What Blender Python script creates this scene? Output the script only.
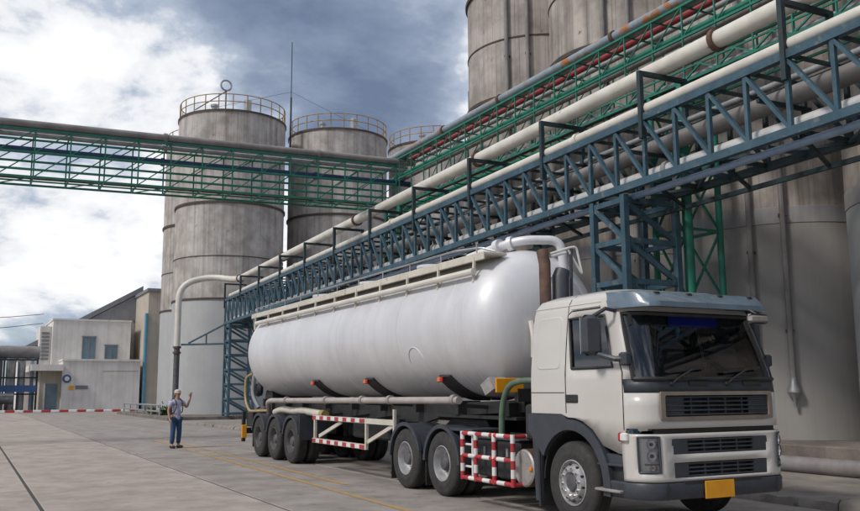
import bpy, bmesh, math, random
from mathutils import Vector, Matrix
from math import pi, sin, cos, radians, sqrt, atan2
random.seed(7)
for o in list(bpy.data.objects): bpy.data.objects.remove(o)
sc = bpy.context.scene
COL = sc.collection

# ------------------------------------------------------------------ camera
CAM = Vector((9.444, -6.978, 1.697)); YAW, PITCH, ROLL = .4825, .1523, -.006
cd = bpy.data.cameras.new('camera'); cam = bpy.data.objects.new('camera', cd); COL.objects.link(cam)
F = Vector((-cos(YAW)*cos(PITCH), sin(YAW)*cos(PITCH), sin(PITCH)))
R = F.cross(Vector((0, 0, 1))).normalized(); U = R.cross(F)
R, U = cos(ROLL)*R + sin(ROLL)*U, -sin(ROLL)*R + cos(ROLL)*U
cam.matrix_world = Matrix(((R.x, U.x, -F.x, CAM.x), (R.y, U.y, -F.y, CAM.y), (R.z, U.z, -F.z, CAM.z), (0, 0, 0, 1)))
cd.sensor_width = 36; cd.lens = 36*880/860; cd.clip_start = .05; cd.clip_end = 5000
sc.camera = cam
sc.render.resolution_x, sc.render.resolution_y = 1024, 608

# ------------------------------------------------------------------ world, sun, exposure
SUN_DIR = Vector((.12, -.80, .80)).normalized()          # towards the sun
wd = bpy.data.worlds.new('World'); sc.world = wd; wd.use_nodes = True
nt = wd.node_tree; N = nt.nodes; L = nt.links; N.clear()
def nn(tree, t, **kw):
    n = tree.nodes.new(t)
    for k, v in kw.items():
        if k.startswith('_'): setattr(n, k[1:], v)
        else: n.inputs[k.replace('__', ' ')].default_value = v
    return n
SKY_A, SKY_B = (8.3, 3.7, 1), (3.1, 8.4, 7)
def build_world():
    out = nn(nt, 'ShaderNodeOutputWorld')
    sky = nn(nt, 'ShaderNodeTexSky', _sky_type='NISHITA', _sun_disc=False, _sun_elevation=math.asin(SUN_DIR.z), _sun_rotation=atan2(SUN_DIR.x, SUN_DIR.y), _air_density=1.0, _dust_density=.6, _ozone_density=2.0)
    b1 = nn(nt, 'ShaderNodeBackground', Strength=.11); L.new(sky.outputs[0], b1.inputs[0])
    tc = nn(nt, 'ShaderNodeTexCoord'); sep = nn(nt, 'ShaderNodeSeparateXYZ'); L.new(tc.outputs['Generated'], sep.inputs[0])
    def m(op, a, b=None, clamp=False):
        n = nn(nt, 'ShaderNodeMath', _operation=op, _use_clamp=clamp)
        for i, v in enumerate((a, b)):
            if v is None: continue
            if isinstance(v, (int, float)): n.inputs[i].default_value = v
            else: L.new(v, n.inputs[i])
        return n.outputs[0]
    zz = m('ADD', m('MAXIMUM', sep.outputs[2], 0.0), .42)
    cx = nn(nt, 'ShaderNodeCombineXYZ'); L.new(m('DIVIDE', sep.outputs[0], zz), cx.inputs[0]); L.new(m('DIVIDE', sep.outputs[1], zz), cx.inputs[1])
    L.new(m('MULTIPLY', sep.outputs[2], 1.2), cx.inputs[2])
    def noise(scale, detail, rough, dist, off):
        mp = nn(nt, 'ShaderNodeMapping'); mp.inputs['Location'].default_value = off; L.new(cx.outputs[0], mp.inputs[0])
        n = nn(nt, 'ShaderNodeTexNoise', Scale=scale, Detail=detail, Roughness=rough, Distortion=dist); L.new(mp.outputs[0], n.inputs['Vector']); return n.outputs[0]
    def ramp(v, *st):
        r = nn(nt, 'ShaderNodeValToRGB'); L.new(v, r.inputs[0]); e = r.color_ramp.elements
        while len(e) < len(st): e.new(.5)
        for q, (p, c) in zip(e, st): q.position = p; q.color = (*c, 1) if isinstance(c, tuple) else (c, c, c, 1)
        return r.outputs[0]
    n1 = noise(1.5, 10, .55, .1, SKY_A); n2 = noise(2.0, 12, .575, .15, SKY_B)
    cover = ramp(n1, (.30, 0), (.41, 1))
    shade = ramp(n2, (.34, (.16, .215, .33)), (.44, (.27, .335, .46)), (.505, (.46, .53, .65)), (.545, (.86, .88, .92)), (.60, (1.06, 1.06, 1.07)))
    b2 = nn(nt, 'ShaderNodeBackground', Strength=1.0); L.new(shade, b2.inputs[0])
    mix = nn(nt, 'ShaderNodeMixShader'); L.new(cover, mix.inputs[0]); L.new(b1.outputs[0], mix.inputs[1]); L.new(b2.outputs[0], mix.inputs[2])
    L.new(mix.outputs[0], out.inputs[0])
build_world()
sd = bpy.data.lights.new('sun', 'SUN'); sd.energy = 2.3; sd.angle = radians(11); sd.color = (1, .95, .88)
so = bpy.data.objects.new('sun', sd); COL.objects.link(so); so.rotation_euler = SUN_DIR.to_track_quat('Z', 'Y').to_euler(); so.location = (0, 0, 60)
vs = sc.view_settings; vs.view_transform = 'Standard'; vs.look = 'None'; vs.exposure = 0.0; vs.gamma = 1; vs.use_curve_mapping = False

# ------------------------------------------------------------------ materials
MATS = {}
def mat(name, c1, c2=None, rough=.6, metal=0., scale=1.2, streak=0., streak_col=None, rust=0., rust_col=(.16, .06, .025), bump=.0, bump_scale=30., coat=0., rnd=0., spec=.5, detail=6, contrast=(.35, .65), rust_scale=2.2):
    if name in MATS: return MATS[name]
    m = bpy.data.materials.new(name); m.use_nodes = True; MATS[name] = m
    t = m.node_tree; b = t.nodes['Principled BSDF']; ln = t.links
    b.inputs['Roughness'].default_value = rough; b.inputs['Metallic'].default_value = metal
    b.inputs['Coat Weight'].default_value = coat; b.inputs['Specular IOR Level'].default_value = spec
    geo = nn(t, 'ShaderNodeNewGeometry')
    def noise(sc_, det, vscale=(1, 1, 1), dist=0.):
        mp = nn(t, 'ShaderNodeMapping'); mp.inputs['Scale'].default_value = vscale; ln.new(geo.outputs['Position'], mp.inputs[0])
        n = nn(t, 'ShaderNodeTexNoise', Scale=sc_, Detail=det, Roughness=.62, Distortion=dist); ln.new(mp.outputs[0], n.inputs['Vector']); return n.outputs[0]
    def mapr(v, a, b_, lo=0., hi=1.):
        r = nn(t, 'ShaderNodeMapRange'); r.inputs['From Min'].default_value = a; r.inputs['From Max'].default_value = b_; r.inputs['To Min'].default_value = lo; r.inputs['To Max'].default_value = hi; ln.new(v, r.inputs['Value']); return r.outputs[0]
    def mix(fac, a, c):
        x = nn(t, 'ShaderNodeMix', _data_type='RGBA')
        ln.new(fac, x.inputs[0])
        for i, v in ((6, a), (7, c)):
            if isinstance(v, tuple): x.inputs[i].default_value = (*v, 1)
            else: ln.new(v, x.inputs[i])
        return x.outputs[2]
    c2 = c2 or tuple(v*.8 for v in c1)
    col = mix(mapr(noise(scale, detail), contrast[0], contrast[1]), c1, c2)
    if streak:
        s = noise(1.0, 5, (2.6, 2.6, .07), .2); col = mix(mapr(s, .47, .75, 0, streak), col, streak_col or tuple(v*.35 for v in c1))
        s2 = noise(1.0, 4, (9, 9, .12)); col = mix(mapr(s2, .54, .8, 0, streak*.8), col, streak_col or tuple(v*.35 for v in c1))
    if rust:
        col = mix(mapr(noise(rust_scale, 8, dist=.3), .70-rust*.3, .76-rust*.3), col, rust_col)
    if rnd:
        oi = nn(t, 'ShaderNodeObjectInfo'); hs = nn(t, 'ShaderNodeHueSaturation'); ln.new(mapr(oi.outputs['Random'], 0, 1, 1-rnd, 1+rnd), hs.inputs['Value']); ln.new(col, hs.inputs['Color']); col = hs.outputs[0]
    ln.new(col, b.inputs['Base Color'])
    ln.new(mapr(noise(scale*3.1, 4), .3, .7, max(.03, rough*.8), min(1, rough*1.2)), b.inputs['Roughness'])
    if bump:
        bp = nn(t, 'ShaderNodeBump', Strength=min(1, bump), Distance=.02); ln.new(noise(bump_scale, 8), bp.inputs['Height']); ln.new(bp.outputs[0], b.inputs['Normal'])
    return m
def glass(name, tint, rough=.02):
    m = bpy.data.materials.new(name); m.use_nodes = True; t = m.node_tree; t.nodes.clear()
    o = nn(t, 'ShaderNodeOutputMaterial'); tr = nn(t, 'ShaderNodeBsdfTransparent'); tr.inputs[0].default_value = (*tint, 1)
    gl = nn(t, 'ShaderNodeBsdfGlossy', Roughness=rough); gl.inputs[0].default_value = (.95, .97, 1, 1)
    fr = nn(t, 'ShaderNodeFresnel', IOR=1.55); mx = nn(t, 'ShaderNodeMixShader')
    ad = nn(t, 'ShaderNodeMath', _operation='MULTIPLY_ADD'); ad.inputs[1].default_value = 1.0; ad.inputs[2].default_value = .04; t.links.new(fr.outputs[0], ad.inputs[0])
    t.links.new(ad.outputs[0], mx.inputs[0]); t.links.new(tr.outputs[0], mx.inputs[1]); t.links.new(gl.outputs[0], mx.inputs[2]); t.links.new(mx.outputs[0], o.inputs[0])
    MATS[name] = m; return m
CAB = mat('cab_paint', (.575, .548, .51), (.52, .495, .46), rough=.34, coat=.5, scale=.8, rust=0)
TANK = mat('tank_paint', (.70, .70, .72), (.60, .60, .62), rough=.46, metal=.2, coat=.08, scale=.7, streak=.24, streak_col=(.40, .37, .34))
CREAM = mat('cream_paint', (.62, .58, .50), (.5, .46, .39), rough=.5, scale=3, rust=.12)
WHITE_PIPE = mat('white_pipe_paint', (.68, .65, .58), (.56, .53, .47), rough=.45, scale=2, rust=.1, rust_col=(.25, .16, .09))
PLASTIC = mat('grey_plastic', (.046, .052, .064), (.034, .038, .047), rough=.5, scale=5)
BLACK = mat('black_steel', (.018, .018, .020), (.030, .029, .028), rough=.55, scale=4)
RUBBER = mat('tyre_rubber', (.026, .025, .025), (.046, .043, .040), rough=.85, scale=6, bump=.2, bump_scale=60)
RIM = mat('rim_silver', (.55, .55, .57), (.38, .37, .36), rough=.38, metal=.55, scale=7)
DRIM = mat('dusty_rim', (.13, .13, .14), (.07, .068, .065), rough=.6, metal=.2, scale=7)
SILVER = mat('silver_pipe_paint', (.72, .71, .69), (.58, .57, .56), rough=.36, metal=.35, scale=3, rust=.1)
SIDEP = mat('dull_pink_steel', (.50, .45, .42), (.38, .34, .31), rough=.42, metal=.25, scale=2)
CHROME = mat('bright_metal', (.72, .72, .74), (.6, .6, .62), rough=.18, metal=.95, scale=5)
STEEL = mat('galvanised_pipe', (.42, .43, .44), (.28, .28, .285), rough=.42, metal=.5, scale=2.5, rust=.12)
RUSTY = mat('rusty_steel', (.14, .075, .05), (.07, .045, .035), rough=.75, scale=6)
ALU = mat('dull_aluminium', (.42, .40, .38), (.30, .28, .26), rough=.5, metal=.4, scale=8)
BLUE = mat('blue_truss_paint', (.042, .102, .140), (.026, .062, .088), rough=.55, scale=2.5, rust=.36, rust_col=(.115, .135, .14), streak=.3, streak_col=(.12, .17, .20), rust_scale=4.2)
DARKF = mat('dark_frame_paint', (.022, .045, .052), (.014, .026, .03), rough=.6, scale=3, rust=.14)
GREEN = mat('green_rack_paint', (.014, .19, .125), (.01, .13, .085), rough=.5, scale=3, rust=.08)
RED = mat('red_paint', (.45, .03, .035), (.33, .025, .03), rough=.45, scale=4)
REDPIPE = mat('red_pipe_paint', (.33, .035, .04), (.22, .03, .035), rough=.5, scale=3, rust=.15)
WHITE = mat('white_paint', (.74, .73, .71), (.64, .62, .6), rough=.45, scale=4)
YELLOW = mat('plate_yellow', (.82, .36, .012), (.74, .31, .012), rough=.45, scale=5)
ORANGE = mat('orange_lens', (.75, .2, .02), rough=.25, scale=5)
REDLENS = mat('red_lens', (.45, .02, .02), rough=.25, scale=5)
RAILY = mat('handrail_yellow', (.42, .29, .10), (.26, .16, .07), rough=.6, scale=2, rust=.25)
BLUEPIPE = mat('blue_pipe_paint', (.30, .40, .53), (.22, .30, .42), rough=.45, scale=2)
NAVYPIPE = mat('navy_pipe_paint', (.025, .055, .14), (.02, .04, .09), rough=.5, scale=2)
BROWNPIPE = mat('brown_lagged_pipe', (.26, .245, .24), (.17, .155, .15), rough=.55, scale=1.5, streak=.2)
BLUEGREYPIPE = mat('blue_grey_pipe', (.27, .33, .37), (.2, .24, .27), rough=.5, scale=2, rust=.55, rust_col=(.34, .14, .045), rust_scale=1.7)
GREENHOSE = mat('green_hose', (.11, .17, .115), (.07, .11, .08), rough=.55, scale=8)
YHOSE = mat('yellow_hose', (.42, .30, .12), (.32, .23, .10), rough=.5, scale=8)
INTERIOR = mat('cab_interior', (.035, .034, .034), rough=.8)
SEATM = mat('seat_fabric', (.10, .10, .11), rough=.9)
BLUEFAB = mat('blue_sunstrip', (.012, .03, .42), (.01, .025, .36), rough=.8)
WSCREEN = glass('windscreen_glass', (.66, .70, .72)); SGLASS = glass('tinted_side_glass', (.13, .14, .15)); LENS = glass('headlamp_glass', (.92, .93, .94))
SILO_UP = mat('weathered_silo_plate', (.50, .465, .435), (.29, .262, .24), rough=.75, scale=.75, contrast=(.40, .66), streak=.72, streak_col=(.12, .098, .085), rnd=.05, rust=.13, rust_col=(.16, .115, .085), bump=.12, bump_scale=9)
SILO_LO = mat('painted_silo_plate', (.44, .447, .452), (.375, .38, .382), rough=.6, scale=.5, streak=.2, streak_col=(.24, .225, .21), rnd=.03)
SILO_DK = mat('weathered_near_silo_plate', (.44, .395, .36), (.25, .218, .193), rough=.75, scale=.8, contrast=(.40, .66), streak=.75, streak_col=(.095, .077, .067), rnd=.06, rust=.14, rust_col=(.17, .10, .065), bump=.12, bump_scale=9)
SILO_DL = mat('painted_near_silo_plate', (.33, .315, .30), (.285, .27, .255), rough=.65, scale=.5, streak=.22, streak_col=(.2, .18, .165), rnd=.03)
COLLAR = mat('silo_collar_paint', (.36, .355, .36), (.29, .28, .28), rough=.6, scale=1.2, streak=.3)
RING = mat('rusty_ring', (.085, .062, .05), (.05, .038, .032), rough=.8, scale=3)
SEAM = mat('silo_seam', (.22, .195, .175), (.17, .15, .135), rough=.9, scale=2)
CONC = mat('yard_concrete', (.405, .345, .302), (.295, .25, .217), rough=.85, scale=1.3, rnd=.06, contrast=(.38, .62), bump=.35, bump_scale=28, rust=.30, rust_col=(.27, .228, .195), rust_scale=3.1, detail=10)
CONC2 = mat('worn_road_concrete', (.32, .283, .257), (.225, .199, .18), rough=.88, scale=1.2, rnd=.06, contrast=(.38, .62), bump=.4, bump_scale=30, rust=.30, rust_col=(.18, .165, .15), rust_scale=2.9, detail=10)
JOINT = mat('joint_filler', (.06, .055, .05), rough=.95, scale=5)
KERBM = mat('pavement_concrete', (.30, .265, .23), (.17, .148, .128), rough=.85, scale=1.1, bump=.5, bump_scale=18, rust=.25, rust_col=(.13, .12, .10), rust_scale=2.0, detail=10)
PLINTH = mat('plinth_concrete', (.22, .19, .165), (.13, .112, .096), rough=.9, scale=1.3, bump=.5, bump_scale=16, streak=.4, detail=10)
LINEY = mat('worn_yellow_paint', (.48, .27, .05), (.30, .22, .13), rough=.8, scale=3.5, rust=.38, rust_col=(.26, .24, .21), rust_scale=4.5)
WALLW = mat('stained_white_render', (.74, .72, .69), (.62, .59, .555), rough=.8, scale=.6, streak=.34, streak_col=(.26, .235, .21))
WALLB = mat('beige_render', (.50, .44, .37), (.43, .38, .31), rough=.8, scale=.7, streak=.3)
ROOFG = mat('grey_roof_sheet', (.22, .225, .24), (.17, .17, .18), rough=.6, scale=1.0, streak=.2)
BGLASS = mat('blue_grey_pane', (.16, .24, .29), (.12, .18, .22), rough=.12, scale=1)
TEAL = mat('teal_pipe', (.10, .30, .42), (.08, .24, .34), rough=.5, scale=2)
SKIN = mat('skin', (.42, .23, .16), (.37, .2, .14), rough=.55, scale=20)
SHIRT = mat('lilac_shirt', (.44, .44, .58), (.33, .34, .5), rough=.9, scale=14)
JEANS = mat('blue_denim', (.035, .085, .19), (.022, .055, .13), rough=.9, scale=14)
CAPM = mat('pale_cap', (.62, .52, .48), (.5, .4, .37), rough=.9, scale=10)
SHOE = mat('dark_shoes', (.03, .025, .025), rough=.7)
LEAF = mat('leaf_green', (.06, .12, .03), (.03, .07, .02), rough=.7, scale=9)
BOARDBLUE = mat('sign_blue', (.05, .12, .3), (.04, .1, .25), rough=.5)

# ------------------------------------------------------------------ mesh helpers
ORG = {}
def tag(o, label=None, cat=None, group=None, kind=None):
    if label: o['label'] = label
    if cat: o['category'] = cat
    if group: o['group'] = group
    if kind: o['kind'] = kind
    return o
def thing(name, loc, label, cat, group=None):
    o = bpy.data.objects.new(name, None); COL.objects.link(o); o.location = loc; o.empty_display_size = .3
    ORG[o] = Vector(loc); return tag(o, label, cat, group)
def sub(name, parent):                                     # an Empty part that carries sub-parts
    o = bpy.data.objects.new(name, None); COL.objects.link(o); o.parent = parent; ORG[o] = ORG[parent]; o.empty_display_size = .1; return o
def org(p): return ORG.get(p, Vector((0, 0, 0)))
class MB:
    def __init__(s): s.v = []; s.f = []; s.m = []; s.mi = 0
    def add(s, vs, fs):
        k = len(s.v); s.v += [Vector(q) for q in vs]
        for q in fs: s.f.append(tuple(i+k for i in q)); s.m.append(s.mi)
        return s
    def box(s, c, size, rotz=0., bev=0.):
        x, y, z = (v/2 for v in size); c = Vector(c); M = Matrix.Rotation(rotz, 3, 'Z')
        if bev <= 0:
            vs = [c+M @ Vector((a*x, b*y, d*z)) for d in (-1, 1) for b in (-1, 1) for a in (-1, 1)]
            return s.add(vs, [(0, 2, 3, 1), (4, 5, 7, 6), (0, 1, 5, 4), (2, 6, 7, 3), (0, 4, 6, 2), (1, 3, 7, 5)])
        b_ = bev; rings = []
        for zz, ins in ((-z, b_), (-z+b_, 0), (z-b_, 0), (z, b_)):
            X, Y = x-ins, y-ins
            rings.append([c+M @ Vector(q) for q in ((-X+b_, -Y, zz), (X-b_, -Y, zz), (X, -Y+b_, zz), (X, Y-b_, zz), (X-b_, Y, zz), (-X+b_, Y, zz), (-X, Y-b_, zz), (-X, -Y+b_, zz))])
        return s.loft(rings, True, True)
    def loft(s, rings, close=True, cap=False):
        n = len(rings[0]); vs = [p for r in rings for p in r]; fs = []
        for i in range(len(rings)-1):
            for j in range(n if close else n-1):
                k = (j+1) % n; fs.append((i*n+j, i*n+k, (i+1)*n+k, (i+1)*n+j))
        if cap: fs.append(tuple(range(n))[::-1]); fs.append(tuple((len(rings)-1)*n+j for j in range(n)))
        return s.add(vs, fs)
    def beam(s, a, b, w, h=None):
        a, b = Vector(a), Vector(b); d = (b-a).normalized(); h = h or w
        up = Vector((0, 0, 1)) if abs(d.z) < .99 else Vector((1, 0, 0))
        u = d.cross(up).normalized()*(w/2); v = u.cross(d).normalized()*(h/2)
        return s.loft([[p+u+v, p-u+v, p-u-v, p+u-v] for p in (a, b)], True, True)
    def tube(s, pts, r, n=10, cap=True):
        pts = [Vector(p) for p in pts]; rings = []; pu = None
        for i, p in enumerate(pts):
            if i == 0: d = pts[1]-p
            elif i == len(pts)-1: d = p-pts[i-1]
            else: d = (pts[i+1]-p).normalized()+(p-pts[i-1]).normalized()
            d = d.normalized()
            if pu is None: pu = d.cross(Vector((0, 0, 1)) if abs(d.z) < .95 else Vector((1, 0, 0))).normalized()
            u = (pu-d*pu.dot(d)).normalized(); pu = u; v = d.cross(u)
            rr = r[i] if isinstance(r, (list, tuple)) else r
            rings.append([p+(u*cos(2*pi*k/n)+v*sin(2*pi*k/n))*rr for k in range(n)])
        return s.loft(rings, True, cap)
    def lathe(s, prof, c, axis='z', n=32, cap=True):           # prof: (radius, along)
        c = Vector(c); rings = []
        ax = {'x': (Vector((0, 1, 0)), Vector((0, 0, 1)), Vector((1, 0, 0))), 'y': (Vector((0, 0, 1)), Vector((1, 0, 0)), Vector((0, 1, 0))), 'z': (Vector((1, 0, 0)), Vector((0, 1, 0)), Vector((0, 0, 1)))}[axis]
        for r, a in prof: rings.append([c+ax[2]*a+(ax[0]*cos(2*pi*k/n)+ax[1]*sin(2*pi*k/n))*r for k in range(n)])
        return s.loft(rings, True, cap)
    def prism(s, poly, axis, a, b):                            # poly in the plane across axis
        def P(q, t): return {'x': (t, q[0], q[1]), 'y': (q[0], t, q[1]), 'z': (q[0], q[1], t)}[axis]
        return s.loft([[Vector(P(q, a)) for q in poly], [Vector(P(q, b)) for q in poly]], True, True)
    def mesh(s, name, mats, off=Vector((0, 0, 0)), ang=35):
        me = bpy.data.meshes.new(name); me.from_pydata([tuple(p-off) for p in s.v], [], s.f)
        for m in (mats if isinstance(mats, (list, tuple)) else [mats]): me.materials.append(m)
        me.polygons.foreach_set('material_index', s.m)
        bm = bmesh.new(); bm.from_mesh(me); bmesh.ops.recalc_face_normals(bm, faces=bm.faces); bm.to_mesh(me); bm.free()
        me.polygons.foreach_set('use_smooth', [True]*len(me.polygons))
        me.set_sharp_from_angle(angle=radians(ang)); me.update(); return me
    def build(s, name, mats, parent=None, ang=35, loc=None):
        off = org(parent) if parent else Vector(loc or (0, 0, 0))
        o = bpy.data.objects.new(name, s.mesh(name, mats, off, ang)); COL.objects.link(o)
        if parent: o.parent = parent; ORG[o] = ORG[parent]
        else: o.location = off; ORG[o] = off
        return o
def piece(name, me, parent, M):                            # shared mesh at world matrix M
    o = bpy.data.objects.new(name, me); COL.objects.link(o); o.parent = parent
    o.matrix_local = Matrix.Translation(-org(parent)) @ M; return o
UNIT = {}
def beam(name, a, b, w, h, m, parent):                     # a bar as an object of its own, sharing one box mesh for each material
    if m not in UNIT: UNIT[m] = MB().box((0, 0, 0), (1, 1, 1)).mesh('bar_'+m.name, m)
    a, b = Vector(a), Vector(b); d = b-a; l = d.length; d.normalize()
    up = Vector((0, 0, 1)) if abs(d.z) < .99 else Vector((1, 0, 0))
    u = d.cross(up).normalized(); v = u.cross(d).normalized(); c = (a+b)/2
    M = Matrix(((d.x*l, u.x*w, v.x*h, c.x), (d.y*l, u.y*w, v.y*h, c.y), (d.z*l, u.z*w, v.z*h, c.z), (0, 0, 0, 1)))
    return piece(name, UNIT[m], parent, M)
def smooth_path(pts, rad, n=6):                            # round the corners of a polyline
    pts = [Vector(p) for p in pts]; out = [pts[0]]
    for i in range(1, len(pts)-1):
        a, p, b = pts[i-1], pts[i], pts[i+1]; u = (a-p); v = (b-p); r = min(rad, u.length*.49, v.length*.49)
        p0 = p+u.normalized()*r; p1 = p+v.normalized()*r
        for k in range(n+1):
            t = k/n; out.append(p0*(1-t)**2+p*2*t*(1-t)+p1*t*t)
    return out+[pts[-1]]
def rrect(x0, x1, z0, z1, r, n=4):
    o = []
    for cx, cz, a0 in ((x1-r, z0+r, -pi/2), (x1-r, z1-r, 0), (x0+r, z1-r, pi/2), (x0+r, z0+r, pi)):
        for k in range(n+1): a = a0+k*pi/2/n; o.append((cx+r*cos(a), cz+r*sin(a)))
    return o
# ------------------------------------------------------------------ ground
g = MB().add([(-1500, -1500, -.016), (1500, -1500, -.016), (1500, 1500, -.016), (-1500, 1500, -.016)], [(0, 1, 2, 3)]).build('ground', JOINT)
tag(g, kind='structure')
far = MB()
for x0, x1, y0, y1 in ((-1500, -78.02, -1500, 1500), (-78, 1500, -1500, -21.6), (-78, 1500, 3.93, 1500), (13.02, 1500, -21.58, 3.91)):
    far.add([(x0, y0, -.008), (x1, y0, -.008), (x1, y1, -.008), (x0, y1, -.008)], [(0, 1, 2, 3)])
o = far.build('yard_surface', CONC2); tag(o, kind='structure')
yard = bpy.data.objects.new('concrete_yard', None); COL.objects.link(yard); ORG[yard] = Vector((0, 0, 0)); tag(yard, kind='structure')
LANES = [-21.6, -18.45, -15.3, -12.15, -9.0, -5.85, -2.7, .45, 3.9]
slabm = {}
for i in range(len(LANES)-1):
    y0, y1 = LANES[i]+.028, LANES[i+1]-.028
    m = CONC if y1 < -2.5 else CONC2
    for k in range(13):
        x0 = -78+k*7; L_ = 6.985; W_ = y1-y0; key = (round(W_, 2), m.name)
        if key not in slabm: slabm[key] = MB().box((0, 0, -.06), (L_, W_, .12), bev=.012).mesh('slab', m)
        piece('slab', slabm[key], yard, Matrix.Translation((x0+3.5, (y0+y1)/2, 0)) @ Matrix.Rotation(random.uniform(-.0004, .0004), 4, 'X'))
for (x0, ya, x1, yb) in ((-24, -.86, 4, -1.36), (-24.5, -.35, -6, -.66)):
    v = Vector((x1-x0, yb-ya, 0)).normalized(); nrm = Vector((-v.y, v.x, 0))*.055
    a, b = Vector((x0, ya, .005)), Vector((x1, yb, .005))
    MB().add([a-nrm, b-nrm, b+nrm, a+nrm], [(0, 1, 2, 3)]).build('painted_line', LINEY, yard)
# raised pavement on the right, broken kerb edge
pave = bpy.data.objects.new('pavement', None); COL.objects.link(pave); ORG[pave] = Vector((0, 0, 0)); tag(pave, kind='structure')
x = -38.0
while x < 24:
    l = random.uniform(1.5, 2.1); y0 = 3.92
    bm_ = MB(); n = 10; rings = []
    for k in range(n+1):
        xx = x+.02+(l-.03)*k/n; j = random.uniform(-.035, .035); e = random.uniform(0, .05)
        rings.append([Vector((xx, y0+j+.0, .0-.05)), Vector((xx, y0+.03+j, .10+random.uniform(-.02, .02))), Vector((xx, y0+.09+e, .145+random.uniform(-.008, .004))), Vector((xx, y0+.34, .15)), Vector((xx, y0+.34, -.05))])
    bm_.loft(rings, True, True).build('kerb_stone', KERBM, pave, ang=50); x += l
for k in range(10):
    for j in range(2):
        x0 = -38+k*6.25; ya = 4.275+j*2.72
        MB().box((x0+3.115, ya+1.35, .05), (6.22, 2.69, .19), bev=.012).build('pavement_slab', KERBM, pave)
pl = MB().box((-2.7, 13.3, .2), (43.4, 7.2, .5), bev=.03).build('silo_plinth', PLINTH); tag(pl, kind='structure')
pl2 = MB().box((-56, 18, .06), (20, 28, .28), bev=.02).build('far_silo_plinth', PLINTH); tag(pl2, kind='structure')

# ------------------------------------------------------------------ silos
plate_mesh = {}
def plate(Rr, h, nseg, m):
    key = (Rr, round(h, 2), nseg, m.name)
    if key not in plate_mesh:
        b = MB(); st = 60//nseg+2; ga = (.004 if nseg > 8 else .0015)/Rr; a0, a1 = ga, 2*pi/nseg-ga; g_ = .006; rings = []
        for k in range(st+1):
            a = a0+(a1-a0)*k/st; c, s_ = cos(a), sin(a); e = .004 if k in (0, st) else 0
            rings.append([Vector(((Rr-e)*c, (Rr-e)*s_, g_)), Vector(((Rr-e)*c, (Rr-e)*s_, h-g_)), Vector(((Rr-.03)*c, (Rr-.03)*s_, h-g_)), Vector(((Rr-.03)*c, (Rr-.03)*s_, g_))])
        plate_mesh[key] = b.loft(rings, True, True).mesh('plate', m, ang=25)
    return plate_mesh[key]
def silo(cx, cy, Rr, z0, levels, label, nseg, mlo, mup, rail=True, rings=(), collar=None, group=None, ribs=(), roof=True):
    t = thing('silo', (cx, cy, z0), label, 'silo', group)
    top = levels[-1]
    MB().lathe([(Rr-.02, z0), (Rr-.02, top)], (cx, cy, 0), n=64).build('inner_shell', SEAM, t)
    zs = [z0]+list(levels)
    for i in range(len(zs)-1):
        m = mlo if i == 0 else mup; off = random.uniform(0, 2*pi/nseg) if i else 0.
        ns = nseg if i else 6; pm = plate(Rr, zs[i+1]-zs[i], ns, m)
        for k in range(ns): piece('plate', pm, t, Matrix.Translation((cx, cy, zs[i])) @ Matrix.Rotation(off+2*pi*k/ns, 4, 'Z'))
    for z, w, p in rings:
        MB().lathe([(Rr-.01, z-w/2), (Rr+p, z-w/2), (Rr+p, z+w/2), (Rr-.01, z+w/2)], (cx, cy, 0), n=72, cap=False).build('stiffener_ring', RING, t)
    if collar:
        a, b = collar
        MB().lathe([(Rr-.01, a), (Rr+.014, a+.01), (Rr+.014, b), (Rr-.01, b+.015)], (cx, cy, 0), n=72, cap=False).build('collar', COLLAR, t)
    for ang, rr, za, zb in ribs:
        rad = Rr+rr+.05; p = (cx+rad*cos(ang), cy+rad*sin(ang))
        MB().tube([(p[0], p[1], za), (p[0], p[1], zb)], rr, 10).build('down_pipe', BROWNPIPE, t)
        z = za+1.2
        while z < zb:
            MB().box(((cx+(Rr+.06)*cos(ang)), (cy+(Rr+.06)*sin(ang)), z), (.2, .2, .06), rotz=ang).build('pipe_clamp', RUSTY, t); z += 2.9
    if roof:
        MB().lathe([(Rr+.06, top-.16), (Rr+.06, top), (Rr-.3, top+.05), (.3, top+.75), (.3, top+.8), (.01, top+.8)], (cx, cy, 0), n=64).build('roof', SILO_UP, t)
    if rail:
        hr = sub('handrail', t); n = 24
        for k in range(n):
            a = 2*pi*k/n; x, y = cx+(Rr-.05)*cos(a), cy+(Rr-.05)*sin(a)
            beam('post', (x, y, top), (x, y, top+1.15), .06, .06, RAILY, hr)
        for z in (top+.6, top+1.13):
            MB().tube([(cx+(Rr-.05)*cos(2*pi*k/48), cy+(Rr-.05)*sin(2*pi*k/48), z) for k in range(49)], .035, 6, cap=False).build('rail', RAILY, hr)
        MB().lathe([(.28, top), (.28, top+1.45), (.2, top+1.5)], (cx+Rr*.45, cy+.6, 0), n=14).build('vent', STEEL, t)
        MB().lathe([(.2, top), (.2, top+.9), (.3, top+.95), (.3, top+1.1)], (cx+Rr*.2, cy-1.6, 0), n=14).build('vent', STEEL, t)
    return t
LV = (8.0, 11.0, 14.8, 18.2, 21.5)
RG = ((8.03, .12, .07), (11.0, .06, .03), (14.8, .16, .09), (21.42, .14, .08))
s1 = silo(-54, 9.6, 3.9, .2, LV, 'foremost left grey silo with yellow handrail, behind the waving person', 16, SILO_LO, SILO_UP, rings=RG)
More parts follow.
